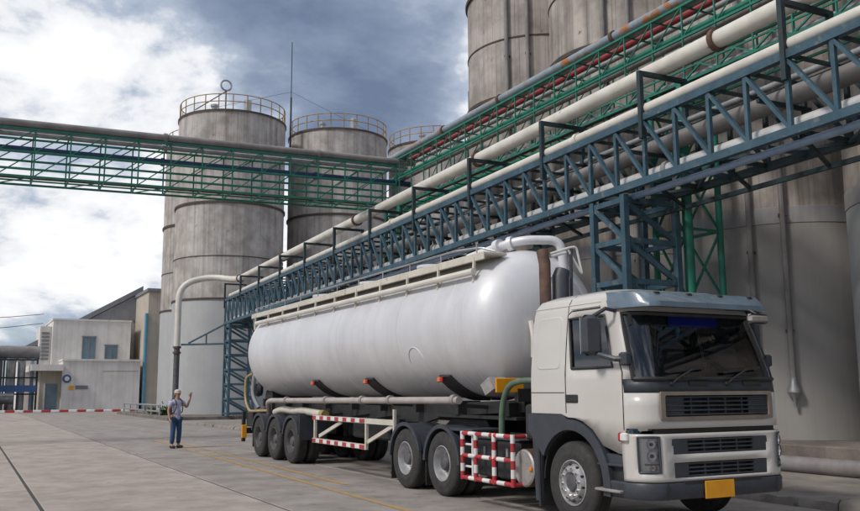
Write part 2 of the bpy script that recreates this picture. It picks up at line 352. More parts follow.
# hoop davit on the first silo's roof
MB().tube([(-51.6, 8.4, 21.4), (-51.6, 8.4, 23.3)], .05, 6).build('davit_post', RUSTY, s1)
MB().tube([(-51.6, 8.4+.38*cos(2*pi*k/20), 23.65+.38*sin(2*pi*k/20)) for k in range(21)], .07, 8, cap=False).build('davit_ring', STEEL, s1)
MB().tube([(-51.6, 8.4, 23.2), (-51.9, 6.3, 21.6)], .04, 6).build('davit_stay', RUSTY, s1)
silo(-54.6, 18.3, 3.9, .2, LV, 'weathered grey silo with yellow handrail, middle of the railed silos', 16, SILO_LO, SILO_UP, rings=RG)
silo(-54, 26.8, 3.9, .2, LV, 'railed grey silo partly hidden behind the green pipe rack', 16, SILO_LO, SILO_UP, rings=RG)
silo(-62.6, 10.4, 3.9, .2, LV, 'narrow sliver of a silo showing beside the grey shed wall', 16, SILO_LO, SILO_UP, rings=RG)
NV = (5.8, 8.1, 10.4, 12.75, 15.05, 17.4, 19.7, 22.0)
NR = ((12.75, .14, .09), (15.05, .05, .03), (17.4, .14, .09), (8.1, .03, .015))
NL = {-1.9: 'pale silo cut off by the right edge of the picture', -7.65: 'big silo directly behind the truck cab with two down pipes', -13.4: 'tall brown stained silo at top centre right, second from the sky', -19.15: 'tall stained silo standing against the sky at top centre'}
NL.update({3.85: 'silo right of the picture, first beyond the cut off pale one', 9.6: 'silo right of the picture, second beyond the cut off pale one', 15.35: 'silo right of the picture, last of the row'})
NA = {3.85: (), 9.6: (), 15.35: (), -1.9: (), -7.65: ((-1.09, .075, 1.0, 21.5), (-.82, .075, 1.9, 21.5)), -13.4: ((-1.02, .075, 1.5, 21.5), (-.75, .075, 1.5, 21.5)), -19.15: ((-1.01, .08, 1.5, 21.5), (-.73, .08, 1.5, 21.5))}
for cx, lab in NL.items():
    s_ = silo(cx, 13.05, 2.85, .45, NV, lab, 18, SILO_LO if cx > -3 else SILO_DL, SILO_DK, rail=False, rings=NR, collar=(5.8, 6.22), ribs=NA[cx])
    if cx == -7.65:
        a = -.82; x, y = cx+2.985*cos(a), 13.05+2.985*sin(a)
        MB().lathe([(.08, 1.95), (.09, 1.85), (.17, 1.66), (.17, 1.60), (.05, 1.46), (.03, 1.25)], (x, y, 0), n=14).build('funnel', STEEL, s_)
# masts
def mast(x, y, z0, z1, label):
    t = thing('lightning_mast', (x, y, z0), label, 'mast')
    MB().tube([(x, y, z0), (x, y, (z0+z1)/2)], .07, 8).build('lower_tube', DARKF, t)
    MB().tube([(x, y, (z0+z1)/2), (x, y, z1)], .035, 8).build('upper_tube', DARKF, t); return t
mm = mast(-52.9, 13.75, 19.5, 28.4, 'tall thin mast rising between the left two railed silos')
for q in ((-54, 8, 22.6), (-54, 20.5, 22.6)): MB().tube([(-52.9, 13.75, 24.4), q], .012, 4).build('guy_wire', DARKF, mm)
MB().beam((-52.9, 13.75, 19.6), (-53.2, 12.9, 19.6), .08).build('bracket', DARKF, mm)
mast(-51.4, 28.6, 21.6, 26.3, 'short thin mast on the third railed silo')

# ------------------------------------------------------------------ blue truss gantry
D = Vector((-44.2, 1.15, 0)).normalized(); Wv = Vector((D.y*1, -D.x, 0))
def TP(s, t, dz): return Vector((-3.4, 6.5, 6.44-.0088*s+dz))+D*s+Wv*t
TW, TH = 1.62, 1.5
S0, S1, BAY = -22.7, 43.75, 4.145; PAN = BAY/4
gan = thing('pipe_gantry', TP(20, .8, 0), 'long blue steel truss gantry carrying pipes above the tank truck', 'gantry')
for t, nm in ((0, 'near'), (TW, 'far')):
    for dz in (0, TH):
        beam('chord', TP(S0, t, dz), TP(S1, t, dz), .15, .17, DARKF if t else BLUE, gan)  # far face members get a darker colour than the blue near face
k = 0; s = -1.85-20*PAN; st = []
while s < S1+.1: st.append(min(s, S1-.06)); s += PAN
for i, s in enumerate(st):
    for t in (0, TW):
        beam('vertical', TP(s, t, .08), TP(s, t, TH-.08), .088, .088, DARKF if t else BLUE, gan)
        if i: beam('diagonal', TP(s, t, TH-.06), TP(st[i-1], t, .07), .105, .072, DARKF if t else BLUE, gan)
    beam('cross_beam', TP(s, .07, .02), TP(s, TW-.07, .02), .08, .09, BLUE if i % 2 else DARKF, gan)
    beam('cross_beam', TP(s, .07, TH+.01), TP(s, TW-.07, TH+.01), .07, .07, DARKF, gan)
    if i and i % 2 == 0:
        a, b = (0.07, TW-.07) if i % 4 == 0 else (TW-.07, .07)
        beam('wind_brace', TP(st[i-2], a, -.03), TP(s, b, -.03), .07, .06, DARKF, gan)
        beam('hanger_brace', TP(s, .25, -.06), TP(s+.45, TW-.1, -.38), .07, .07, DARKF, gan)
beam('hanger_chord', TP(st[0], TW-.1, -.40), TP(st[-1], TW-.1, -.40), .08, .1, DARKF, gan)
s = -1.85-4*BAY; fr = []
while s < S1+.3: fr.append(min(s, S1-.1)); s += BAY
for s in fr:
    b = MB(); b.beam(TP(s, -.06, TH-.5), TP(s, -.06, TH+1.12), .11, .11); b.beam(TP(s, 0, TH+1.07), TP(s, 1.34, TH+1.07), .108, .1); b.beam(TP(s, 1.28, TH+1.02), TP(s, 1.28, TH+.0), .106, .11)
    b.build('pipe_frame', DARKF, gan)
def tower(s0, s1, ztop, zbot, n, label, base):
    a = [TP(s0, .03, 0), TP(s1, .03, 0), TP(s1, TW-.03, 0), TP(s0, TW-.03, 0)]
    t = thing('support_tower', (sum(p.x for p in a)/4, sum(p.y for p in a)/4, zbot), label, 'support tower', 'blue towers under the gantry')
    for p in a:
        beam('leg', (p.x, p.y, zbot), (p.x, p.y, ztop), .15, .15, BLUE, t)
        beam('base_plate', (p.x-.17, p.y, zbot+.02), (p.x+.17, p.y, zbot+.02), .34, .04, DARKF, t)
    for k in range(n+1):
        z = ztop-.12-(ztop-zbot-.3)*k/n
        for j in range(4):
            p, q = a[j], a[(j+1) % 4]; e = (q-p).normalized()*.07
            beam('strut', (p.x+e.x, p.y+e.y, z), (q.x-e.x, q.y-e.y, z), .09, .13, BLUE, t)
            if k < n:
                z2 = ztop-.12-(ztop-zbot-.3)*(k+1)/n
                A, B = (p+e, q-e) if j in (1, 2) else (q-e, p+e)
                beam('brace', (A.x, A.y, z-.06), (B.x, B.y, z2+.06), .075, .12, BLUE, t)
    return t
tower(3.15, 4.35, 6.28, .15, 6, 'blue braced support tower of the gantry behind the truck cab', .15)
tower(-19.2, -18.0, 6.5, .15, 6, 'blue braced support tower of the gantry right of the picture', .15)
tw2 = tower(42.3, 43.6, 5.95, .16, 6, 'blue braced support tower at the far end of the gantry', .1)
# bracket from the far tower to the falling pipe
beam('bracket_arm', (-47.0, 7.62, 4.75), (-48.45, 5.2, 4.72), .09, .12, BLUE, tw2)
beam('bracket_arm', (-47.0, 7.62, 6.0), (-48.2, 5.6, 4.8), .08, .1, BLUE, tw2)
beam('bracket_arm', (-47.6, 6.6, 5.38), (-47.6, 6.6, 4.78), .07, .07, BLUE, tw2)
def pipe(name, pts, r, m, label, flanges=(), n=14, fm=None, cat='pipe', saddles=(), extra=()):
    t = thing(name, pts[0], label, cat)
    MB().tube(pts, r, n).build('pipe_run', m, t)
    for q, r2, m2 in extra: MB().tube(q, r2, n).build('pipe_drop', m2, t)
    for a, d in flanges:
        a = Vector(a); d = Vector(d).normalized()
        MB().tube([a-d*.06, a+d*.06], r*1.32, n).build('flange', fm or m, t)
    for a, b, w in saddles: beam('saddle', a, b, w, w, DARKF, t)
    return t
zc = TH+1.12+.2
wp = [TP(S0, .62, zc), TP(20, .62, zc), TP(43.2, .62, zc), Vector((-47.9, 6.6, 9.1)), Vector((-48.5, 5.0, 8.1)), Vector((-48.5, 5.0, .15))]
wps = smooth_path(wp[:2]+[TP(43.4, .62, zc), Vector((-48.5, 6.9, 9.25)), Vector((-48.5, 4.95, 8.6)), Vector((-48.5, 4.95, 4.5))], 1.6, 8)
pipe('transfer_pipe', wps, .2, WHITE_PIPE, 'thick cream pipe on the gantry frames bending down to the ground', [(TP(s_, .62, zc), D) for s_ in (.5, 11.2, 22, 33, 42.5)]+[((-48.5, 4.95, 4.55), (0, 0, 1)), ((-48.5, 4.95, 4.2), (0, 0, 1))], n=16, fm=RUSTY, extra=[([(-48.5, 4.95, 4.5), (-48.5, 4.95, 0)], .19, DRIM)])
pipe('gantry_top_pipe', [TP(S0, .1, TH+.225), TP(S1-1, .1, TH+.225)], .13, WHITE_PIPE, 'white pipe lying along the top edge of the blue gantry', [(TP(a, .1, TH+.225), D) for a in (5, 17, 29)])
pipe('silver_pipe', [TP(S0, .42, .24), TP(S1-.6, .42, .24)], .16, SILVER, 'shiny silver pipe running inside the bottom of the blue gantry', [(TP(a, .42, .24), D) for a in (2, 14, 26, 38)], fm=STEEL)
pipe('grey_duct', [TP(S0, 1.12, 1.14), TP(30, 1.12, 1.14)], .21, BROWNPIPE, 'large grey pipe inside the upper half of the blue gantry', n=18, saddles=[(TP(a, .1, .89), TP(a, TW-.05, .89), .08) for a in range(-21, 30, 4)])
pipe('blue_pipe', [TP(S0, .3, -.17), TP(22, .3, -.17)], .08, BLUEPIPE, 'light blue pipe slung beneath the blue gantry', saddles=[(TP(a, .3, -.31), TP(a, .3, .0), .05) for a in range(-21, 22, 4)])
pipe('back_pipe', [TP(S0, 1.35, TH+.12), TP(S1-1, 1.35, TH+.12)], .075, STEEL, 'thin grey pipe along the far top edge of the blue gantry')

# ------------------------------------------------------------------ green racks
def lattice(name, A, d, Ln, w, levels, pan, label, diag_levels, cw=.06, flat=()):
    d = Vector(d).normalized(); w = Vector(w); t = thing(name, A, label, 'pipe rack')
    A = Vector(A); A.z = 0
    def P(s, j, z): return A+d*s+w*j+Vector((0, 0, z))
    n = int(Ln/pan)
    for j in (0, 1):
        for z in levels: beam('chord', P(0, j, z), P(Ln, j, z), cw, cw, GREEN, t)
    for i in range(n+1):
        s = i*pan
        for j in (0, 1):
            beam('vertical', P(s, j, levels[0]+cw/2), P(s, j, levels[-1]-cw/2), cw-.022, cw-.022, GREEN, t)
            if i:
                for a, b, up in diag_levels if j == 0 else diag_levels[-1:]:
                    p, q = (P(s-pan, j, a), P(s, j, b)) if up else (P(s-pan, j, b), P(s, j, a))
                    beam('diagonal', p, q, cw-.034, cw-.034, GREEN, t)
        e = w.normalized()*(cw/2)
        for z in levels[:1]+levels[-1:]: beam('cross_beam', P(s, 0, z)+e, P(s, 1, z)-e, cw-.02, cw-.02, GREEN, t)
        if i and i % 2:
            beam('wind_brace', P(s-pan, 0, levels[0]-.01), P(s, 1, levels[0]-.01), cw-.038, cw-.038, GREEN, t)
    for z, j in flat: beam('stringer', P(0, j, z), P(Ln, j, z), cw-.018, cw-.018, GREEN, t)
    return t
rk = lattice('pipe_rack', (19.0, 8.5, 10), (-1, 0, 0), 42.9, (0, 1.4, 0), [9.3, 10.45, 11.3], 1.1, 'green lattice pipe rack running along in front of the tall silos', [(10.45, 11.3, False)], flat=((9.62, 0), (9.62, 1), (10.2, .5), (9.3, .5)))
for i in range(24):                                          # fine zigzag along the low edge
    for h in (0, 1): beam('lacing', (2.5-1.1*i-.55*h, 8.5, 9.32 if h == 0 else 9.6), (2.5-1.1*i-.55*(h+1), 8.5, 9.6 if h == 0 else 9.32), .04, .04, GREEN, rk)
br = lattice('pipe_bridge', (-22.95, 8.42, 10), (0, -1, -.022), 22.0, (-1.4, 0, 0), [9.33, 10.2, 11.0], 1.15, 'green lattice pipe bridge crossing over the yard at left', [(9.33, 10.2, False), (10.2, 11.0, False)], cw=.07, flat=((9.6, 0), (9.9, 1), (9.33, .5)))
def gtower(pts, z0, z1, n, label, thick=0):
    c = [sum(p[i] for p in pts)/len(pts) for i in (0, 1)]
    t = thing('rack_tower', (c[0], c[1], z0), label, 'support tower', 'green towers under the pipe racks')
    for i, p in enumerate(pts):
        MB().tube([(p[0], p[1], z0), (p[0], p[1], z1)], .13 if i == thick else .085, 12).build('leg', GREEN, t)
        MB().box((p[0], p[1], z0+.02), (.36, .36, .04)).build('base_plate', DARKF, t)
    for k in range(n):
        za, zb = z0+.3+(z1-z0-.5)*k/n, z0+.3+(z1-z0-.5)*(k+1)/n
        for j in range(len(pts)):
            p, q = pts[j], pts[(j+1) % len(pts)]
            beam('strut', (*p, zb), (*q, zb), .06, .06, GREEN, t); beam('brace', (*p, za), (*q, zb), .05, .05, GREEN, t)
    return t
gtower([(-6.5, 8.55), (-6.5, 9.62), (-7.65, 9.62), (-7.65, 8.55)], .14, 9.26, 5, 'green braced rack tower behind the blue tower and truck cab')
gtower([(-22.9, 8.55), (-22.9, 9.8), (-24.2, 9.8), (-24.2, 8.55)], .0, 9.28, 5, 'green braced tower where the bridge meets the rack')
gtower([(-22.9, -12.0), (-22.9, -13.2), (-24.3, -13.2), (-24.3, -12.0)], .0, 8.85, 5, 'green braced tower carrying the left end of the bridge')
gtower([(14.8, 8.55), (14.8, 9.62), (13.7, 9.62), (13.7, 8.55)], .14, 9.26, 5, 'green braced rack tower at the right end of the rack')
def xr(y, z, r, m, label, x0=19.0, x1=-23.9, fl=(), **kw):
    return pipe('rack_pipe', [(x0, y, z), (x1, y, z)], r, m, label, [((a, y, z), (1, 0, 0)) for a in fl], **kw)
xr(8.56, 11.5, .13, BLUEGREYPIPE, 'rust spotted blue grey pipe along the top of the green rack', fl=(-3, -9, -15, -19), fm=RUSTY)
xr(8.86, 11.43, .095, BROWNPIPE, 'grey pipe beside the rusty one on the green rack')
xr(9.2, 11.42, .09, REDPIPE, 'red pipe running along the green rack', fl=(-5, -12), x1=-23.9)
xr(9.55, 11.42, .08, STEEL, 'thin steel pipe at the back of the green rack')
xr(8.62, 10.6, .075, GREEN, 'green painted pipe on the middle of the rack')
xr(8.95, 10.6, .1, BROWNPIPE, 'grey lagged pipe on the middle of the rack')
xr(8.66, 9.43, .07, STEEL, 'bright conduit on the lower level of the green rack')
xr(8.84, 9.42, .06, RUSTY, 'rusty brown conduit on the lower level of the green rack')
xr(9.3, 9.43, .09, GREEN, 'green pipe on the lower level of the rack')
def yb(x, z, r, m, label, y0=9.3, y1=-13.3):
    return pipe('bridge_pipe', [(x, y0, z), (x, y1, z-.022*(y0-y1))], r, m, label, [((x, a, z-.022*(y0-a)), (0, 1, .022)) for a in (5, -1, -7)], fm=m)
yb(-23.0, 11.21, .135, BROWNPIPE, 'thick brown grey pipe on top of the green bridge')
yb(-23.75, 11.19, .11, STEEL, 'steel pipe at the back top of the green bridge')
yb(-23.35, 10.38, .12, NAVYPIPE, 'dark navy pipe at mid height of the green bridge')
yb(-23.3, 10.92, .09, STEEL, 'grey pipe hung under the top of the green bridge')
yb(-23.9, 9.52, .06, RUSTY, 'thin rusty pipe low in the green bridge')

# ------------------------------------------------------------------ ground pipe by the plinth
gp = pipe('ground_pipe', [(-5.2, 6.95, .29), (8, 6.95, .29)], .15, BROWNPIPE, 'thick grey pipe lying on the pavement along the silo plinth', [((a, 6.95, .29), (1, 0, 0)) for a in (-5.1, 1, 6)], n=18)

# ------------------------------------------------------------------ background buildings
def wall_box(name, x0, x1, y0, y1, z0, z1, m, t, ang=30): return MB().box(((x0+x1)/2, (y0+y1)/2, (z0+z1)/2), (x1-x0, y1-y0, z1-z0)).build(name, m, t, ang)
b1 = thing('low_building', (-84, 4.5, 0), 'low stained white flat roofed building behind the red and white kerb', 'building')
wall_box('wall', -88, -80, 1.0, 8.0, 0, 4.66, WALLW, b1); wall_box('parapet', -88.1, -79.9, .95, 8.05, 4.663, 4.86, WALLW, b1)
wall_box('wall', -88, -80.9, -.7, .99, 0, 3.7, WALLB, b1); wall_box('canopy', -88, -79.3, -1.7, 1.02, 3.72, 4.3, WALLW, b1)
MB().box((-80.87, .2, 1.3), (.08, 1.0, 2.5)).build('door', BGLASS, b1); MB().box((-80.84, -.4, 1.3), (.1, .12, 2.6)).build('door_frame', WHITE, b1)
dsh = MB().lathe([(.36, 0), (.39, .04), (.28, .09), (.01, .13)], (-79.98, 1.42, 3.0), axis='x', n=20).build('round_dish', BOARDBLUE, b1)  # round blue dish on the wall with a pale centre, not a light source
MB().lathe([(.2, .12), (.22, .16), (.1, .2)], (-79.95, 1.42, 3.0), axis='x', n=14).build('dish_centre', WHITE, dsh)
MB().box((-79.97, 1.85, 2.15), (.05, .4, .4)).build('notice', YELLOW, b1); MB().box((-79.97, 2.75, 2.2), (.05, 1.1, .35)).build('notice', ROOFG, b1)
MB().tube([(-79.9, 4.6, 3.7), (-79.9, 7.8, 3.72)], .02, 5).build('wall_cable', BLACK, b1)
b2 = thing('upper_building', (-86, 4, 0), 'taller stained white block with two blue grey windows behind the low building', 'building')
wall_box('wall', -93, -84, .3, 7.6, 0, 8.75, WALLW, b2); wall_box('parapet', -93.1, -83.9, .22, 7.68, 8.752, 8.92, WALLW, b2)
for y0, y1, z0, z1 in ((3.05, 4.25, 4.9, 7.2), (5.2, 6.35, 4.9, 6.4)):
    w = MB().box((-83.97, (y0+y1)/2, (z0+z1)/2), (.1, y1-y0, z1-z0)).build('window', BGLASS, b2)
    for yy in (y0, y1, (y0+y1)/2): MB().box((-83.92, yy, (z0+z1)/2), (.12, .07, z1-z0+.07)).build('mullion', ROOFG, w)
    MB().box((-83.92, (y0+y1)/2, z1), (.13, y1-y0+.2, .1)).build('lintel', ROOFG, w); MB().box((-83.9, (y0+y1)/2, z0), (.2, y1-y0+.2, .1)).build('sill', WALLW, w)
for k in range(9): MB().box((-87.5, .27, 5.2+.36*k), (2.2, .1, .2)).build('louvre', ROOFG, b2)
wall_box('stair_block', -91, -85.2, -.75, .28, 0, 8.2, WALLW, b2)
for k in range(8): MB().box((-85.17, -.25, 5.0+.36*k), (.1, .7, .2)).build('louvre', ROOFG, b2)
b3 = thing('grey_shed', (-95, 10, 0), 'tall beige and white shed with a sloping grey roof and teal downpipe', 'building')
MB().prism([(-2, 0), (17, 0), (17, 12.4), (9.3, 12.4), (-2, 5.6)], 'x', -112, -88).build('wall', WALLW, b3, 20)
MB().prism([(-2.4, 5.5), (9.25, 12.4), (9.25, 12.95), (-2.4, 6.05)], 'x', -112.2, -87.6).build('roof', ROOFG, b3, 20)
MB().prism([(3.0, 8.3), (9.2, 9.3), (9.2, 12.3), (3.4, 8.85)], 'x', -87.98, -87.7).build('gable_sheeting', ROOFG, b3, 20)
wall_box('gable_pier', -100, -80.4, 8.6, 13.5, 0, 11.6, WALLB, b3); wall_box('pier_cap', -100.2, -80.2, 8.45, 13.6, 11.602, 11.9, ROOFG, b3)
MB().tube([(-80.2, 8.42, .1), (-80.2, 8.42, 9.4)], .17, 10).build('downpipe', TEAL, b3)
MB().box((-87.9, 7.75, 8.2), (.3, .25, .5)).build('wall_lamp', ROOFG, b3)
# pipework and vessels at the far left
pw = thing('pipework_tower', (-82, -3.5, 0), 'cluster of grey ducts, columns and steelwork at the far left', 'pipework')
MB().tube([(-82, -12, 5.5), (-82, -.9, 5.45)], .62, 18).build('duct', BROWNPIPE, pw)
for y, r, m in ((-3.3, .42, STEEL), (-2.4, .34, STEEL), (-4.4, .4, ROOFG), (-1.5, .16, BLUEPIPE), (-5.6, .45, STEEL), (-7.5, .5, ROOFG), (-9, .4, STEEL)):
    MB().tube([(-81.6, y, 0), (-81.6, y, 4.9)], r, 12).build('column', m, pw)
for z in (1.6, 3.1, 4.75):
    MB().beam((-81, -11, z), (-81, -1.0, z), .14).build('steel_beam', DARKF, pw)
for y in (-1.1, -3.9, -6.2, -8.6, -10.8): MB().beam((-81, y, 0), (-81, y, 5.0), .16).build('steel_post', DARKF, pw)
MB().tube([(-80.6, -8, 1.2), (-80.6, -3, 1.2)], .5, 14).build('vessel', STEEL, pw); MB().box((-80.6, -4, .35), (.6, .3, .7)).build('saddle', ROOFG, pw); MB().box((-80.6, -7, .35), (.6, .3, .7)).build('saddle', ROOFG, pw)
MB().beam((-79.6, -9, 2.1), (-79.6, -1.2, 2.1), .3, .6).build('blue_sign_board', BOARDBLUE, pw); MB().beam((-79.7, -8.8, 0), (-79.7, -8.8, 2.2), .12).build('steel_post', DARKF, pw); MB().beam((-79.7, -1.4, 0), (-79.7, -1.4, 2.2), .12).build('steel_post', DARKF, pw)
hut = thing('pale_hut', (-76.8, -6.4, 0), 'pale grey hut cut off by the left edge of the picture', 'hut')
wall_box('wall', -80, -77.5, -8.5, -4.6, 0, 2.5, WALLB, hut); wall_box('upper_wall', -79.9, -77.6, -8.5, -4.7, 2.52, 5.2, ROOFG, hut); wall_box('roof', -80.1, -77.3, -8.6, -4.5, 5.22, 5.45, ROOFG, hut)
# overhead cables
for z0, z1, lab in ((7.4, 7.5, 'upper black overhead cable at the far left'), (9.0, 8.4, 'thin overhead cable sloping gently at the far left')):
    t = thing('overhead_cable', (-84, -30, z0+1), lab, 'cable')
    MB().tube([(-84, -30+29.4*k/10, z0+(z1-z0)*k/10+1.2*(2*k/10-1)**2-.3) for k in range(11)], .03, 5).build('wire', BLACK, t)
# red and white kerb
kb = thing('striped_kerb', (-76, 0, 0), 'long low red and white painted kerb across the far yard', 'kerb')
for k in range(46):
    y = -26+k*.72; x = -78.4+(y+10)*.21
    MB().box((x, y+.35, .10), (.26, .70, .22), rotz=-.21+.01, bev=.03).build('kerb_block', RED if k % 2 else WHITE, kb)
# low guard rail and bush beside the far silos
gr = thing('guard_rail', (-58, 4.5, 0), 'low grey tube guard rail left of the person', 'railing')
P0, P1 = Vector((-64.5, 4.3, 0)), Vector((-50.5, 4.4, 0))
for zz in (.45, .85): MB().tube([P0+Vector((0, 0, zz)), P1+Vector((0, 0, zz))], .06, 8).build('rail', STEEL, gr)
for k in range(6): q = P0.lerp(P1, k/5); MB().tube([q, q+Vector((0, 0, .85))], .06, 8).build('post', STEEL, gr)
def bush(c, r, n, label):
    t = thing('bush', c, label, 'bush'); b = MB(); c = Vector(c); rr = random.Random(int(c.x*10)); 
    for k in range(n):
        p = c+Vector((rr.gauss(0, .4)*r, rr.gauss(0, .4)*r, abs(rr.gauss(.5, .35))*r*1.4)); a = Vector((rr.uniform(-1, 1), rr.uniform(-1, 1), rr.uniform(-.3, 1))).normalized(); q = a.orthogonal().normalized()*.06; l = rr.uniform(.12, .25)
        b.add([p, p+a*l*.5+q, p+a*l, p+a*l*.5-q], [(0, 1, 2, 3)])
    b.build('foliage', LEAF, t)
    s = MB()
    for k in range(5): s.tube([c, c+Vector((rr.uniform(-.3, .3)*r, rr.uniform(-.3, .3)*r, r))], [.03, .01], 5)
    s.build('stem', RUSTY, t)
bush((-51.2, 4.9, 0), .45, 240, 'small green bush behind the waving person')
bush((-54.5, 4.7, 0), .35, 160, 'low green bush by the guard rail')
# ------------------------------------------------------------------ wheels
TR_ = .52
def sym(p, w): return p+[(r, w-y) for r, y in reversed(p)]
tyre_me = MB().lathe(sym([(.285, .035), (.30, .012), (.34, .004), (.385, .0), (.39, .003), (.44, .002), (.485, .012), (.507, .034), (.517, .055), (.52, .075), (.52, .095), (.507, .098), (.507, .108), (.52, .111), (.52, .13), (.507, .133), (.507, .142)], .285), (0, 0, 0), 'y', 56, cap=False).mesh('tyre', RUBBER, ang=40)
rim_me = MB().lathe([(.288, .04), (.29, .012), (.278, .008), (.268, .03), (.262, .10), (.235, .15), (.20, .168), (.12, .165), (.115, .07), (.10, .055), (.0005, .05)], (0, 0, 0), 'y', 40, cap=False).mesh('rim', RIM, ang=28)
drim_me = MB().lathe([(.288, .04), (.29, .012), (.278, .008), (.268, .03), (.262, .10), (.235, .15), (.20, .168), (.12, .165), (.115, .07), (.10, .055), (.0005, .05)], (0, 0, 0), 'y', 40, cap=False).mesh('rim', DRIM, ang=28)
frim_me = MB().lathe([(.288, .04), (.29, .012), (.278, .008), (.266, .028), (.258, .075), (.244, .085), (.232, .03), (.205, -.012), (.14, -.018), (.125, .012), (.105, .03), (.0005, .03)], (0, 0, 0), 'y', 40, cap=False).mesh('rim', RIM, ang=28)
hub_me = MB().lathe([(.118, .03), (.112, -.02), (.095, -.045), (.0005, -.055)], (0, 0, 0), 'y', 28, cap=False).mesh('hub', DRIM)
def nuts(r, y, m, nh=10):
    b = MB()
    for k in range(nh): b.tube([(r*cos(2*pi*k/nh), y, r*sin(2*pi*k/nh)), (r*cos(2*pi*k/nh), y-.035, r*sin(2*pi*k/nh))], [.021, .015], 6)
    return b.mesh('wheel_nuts', m)
nut_f = nuts(.172, -.012, CHROME); nut_r = nuts(.162, .165, STEEL)
hole = MB()
for k in range(10): a = 2*pi*(k+.5)/10; hole.tube([(.222*cos(a), -.002, .222*sin(a)), (.222*cos(a), .03, .222*sin(a))], .017, 8)
hole_me = hole.mesh('hand_holes', BLACK)
def wheel(parent, x, side, kind):
    far_ = side > 0; y = 2.38 if far_ else 0.
    M = Matrix.Translation((x, y, TR_)) @ (Matrix.Rotation(pi, 4, 'Z') if far_ else Matrix.Identity(4)) @ Matrix.Rotation(random.uniform(0, 6), 4, 'Y')
    w = sub('wheel', parent); piece('tyre', tyre_me, w, M)
    if kind == 'front': piece('rim', frim_me, w, M); piece('wheel_nuts', nut_f, w, M); piece('hub', hub_me, w, M @ Matrix.Translation((0, .03, 0))); piece('hand_holes', hole_me, w, M)
    else:
        piece('rim', rim_me if kind == 'rear' else drim_me, w, M); piece('wheel_nuts', nut_r, w, M); piece('hub', hub_me, w, M @ Matrix.Translation((0, .085, 0)) @ Matrix.Scale(1.04, 4))
        piece('tyre', tyre_me, w, M @ Matrix.Translation((0, .325, 0)))
    return w

# ------------------------------------------------------------------ tractor
YC, HW = 1.19, 1.19
tr = thing('tractor_truck', (0, YC, 0), 'cream white truck tractor with grey sun visor and yellow number plate', 'truck')
def lerp(a, b, t): return a+(b-a)*t
def interp(tab, z):
    for (z0, v0), (z1, v1) in zip(tab, tab[1:]):
        if z <= z1: return lerp(v0, v1, max(0, (z-z0)/(z1-z0)))
    return tab[-1][1]
XF = [(.4, 1.42), (1.2, 1.41), (1.70, 1.40), (1.82, 1.375), (2.0, 1.33), (2.3, 1.235), (2.62, 1.12), (2.80, 1.03), (2.90, .93), (2.965, .72)]
HWT = [(.4, 1.17), (1.0, 1.19), (1.9, 1.19), (2.3, 1.155), (2.62, 1.12), (2.80, 1.09), (2.90, 1.03), (2.965, .88)]
XB = [(.4, -.95), (2.7, -.93), (2.84, -.90), (2.92, -.83), (2.965, -.66)]
SIDE = [-.89, -.72, -.5, -.35, -.2, -.05, .08, .25, .45, .65, .94, 1.01, 1.08]
ARC = [15, 30, 45, 60, 75]
FRONT = [.28, .40, .8, 1.19, 1.58, 1.98, 2.10]
def plan(z, off=0.):
    xf, hw, xb = interp(XF, z)+off, interp(HWT, z)+off, interp(XB, z)-off; rc = .31+off
    xs0, xs1 = xb+.07, xf-rc; o = []
    kf = (hw-rc)/(HW-.28)
    right = [(lerp(xs0, xs1, (q+.89)/1.97), YC-hw) for q in SIDE]
    right += [(xf-rc+rc*sin(radians(a)), YC-hw+rc-rc*cos(radians(a))) for a in ARC]
    fr_ = [(xf, YC+(q-YC)*(hw-rc)/(.91)) for q in FRONT]
    left = [(x, 2*YC-y) for x, y in reversed(right)]
    back = [(xb, YC+hw-.07), (xb, YC+.4), (xb, YC-.4), (xb, YC-hw+.07)]
    return right+fr_+left+back
NS, NA_, NF = len(SIDE), len(ARC), len(FRONT)
NC = 2*(NS+NA_)+NF+4
def zb0(i):
    if i < NS: x = SIDE[i]
    elif NS+NA_*2+NF <= i < NC-4: x = SIDE[NC-5-i]
    elif i >= NC-4: return 1.38
    else: return 1.24 if not (i == NS or i == NC-5-NS) else 1.24
    if x < -.1: return 1.38
    if x > 1.05: return 1.24
    return max(.94, .52+sqrt(max(0, .82**2-x*x)))
ROWS = [1.345, 1.655, 1.74, 1.82, 1.97, 2.2, 2.42, 2.62, 2.72, 2.80, 2.86, 2.90, 2.935, 2.965]
low = [zb0(i) for i in range(NC)]
def zz(i, r):                                                # row heights, warped at the bottom edge
    if r == 0: return low[i]
    if r == 1: return max(ROWS[0], low[i]+.012)
    if r == 2: return lerp(max(ROWS[0], low[i]+.012), ROWS[1], .5)
    return ROWS[r-2]
NR = len(ROWS)+2
cab_pts = [[Vector((*plan(zz(i, r))[i], zz(i, r))) for i in range(NC)] for r in range(NR)]
i_f0 = NS+NA_; i_f1 = NS+NA_+NF-1
def col_mirror(i): return NC-5-i
r1345, r1655, r182, r197, r262 = 1, 3, 5, 6, 9
w0, w1 = SIDE.index(.08), SIDE.index(.94)
ws0, ws1 = NS+1, col_mirror(NS+1)
def cell_kind(r, i):
    if r197 <= r < r262 and (w0 <= i < w1 or col_mirror(w1) <= i < col_mirror(w0)): return 'side_right' if i < NS else 'side_left'
    if r182 <= r < r262 and ws0 <= i < ws1: return 'ws'
    if 1 <= r < r1655 and i_f0 <= i < i_f1: return 'grille'
    if 3 <= r < 5 and NS-1 <= i < col_mirror(NS-1): return 'trim'
    return 'body'
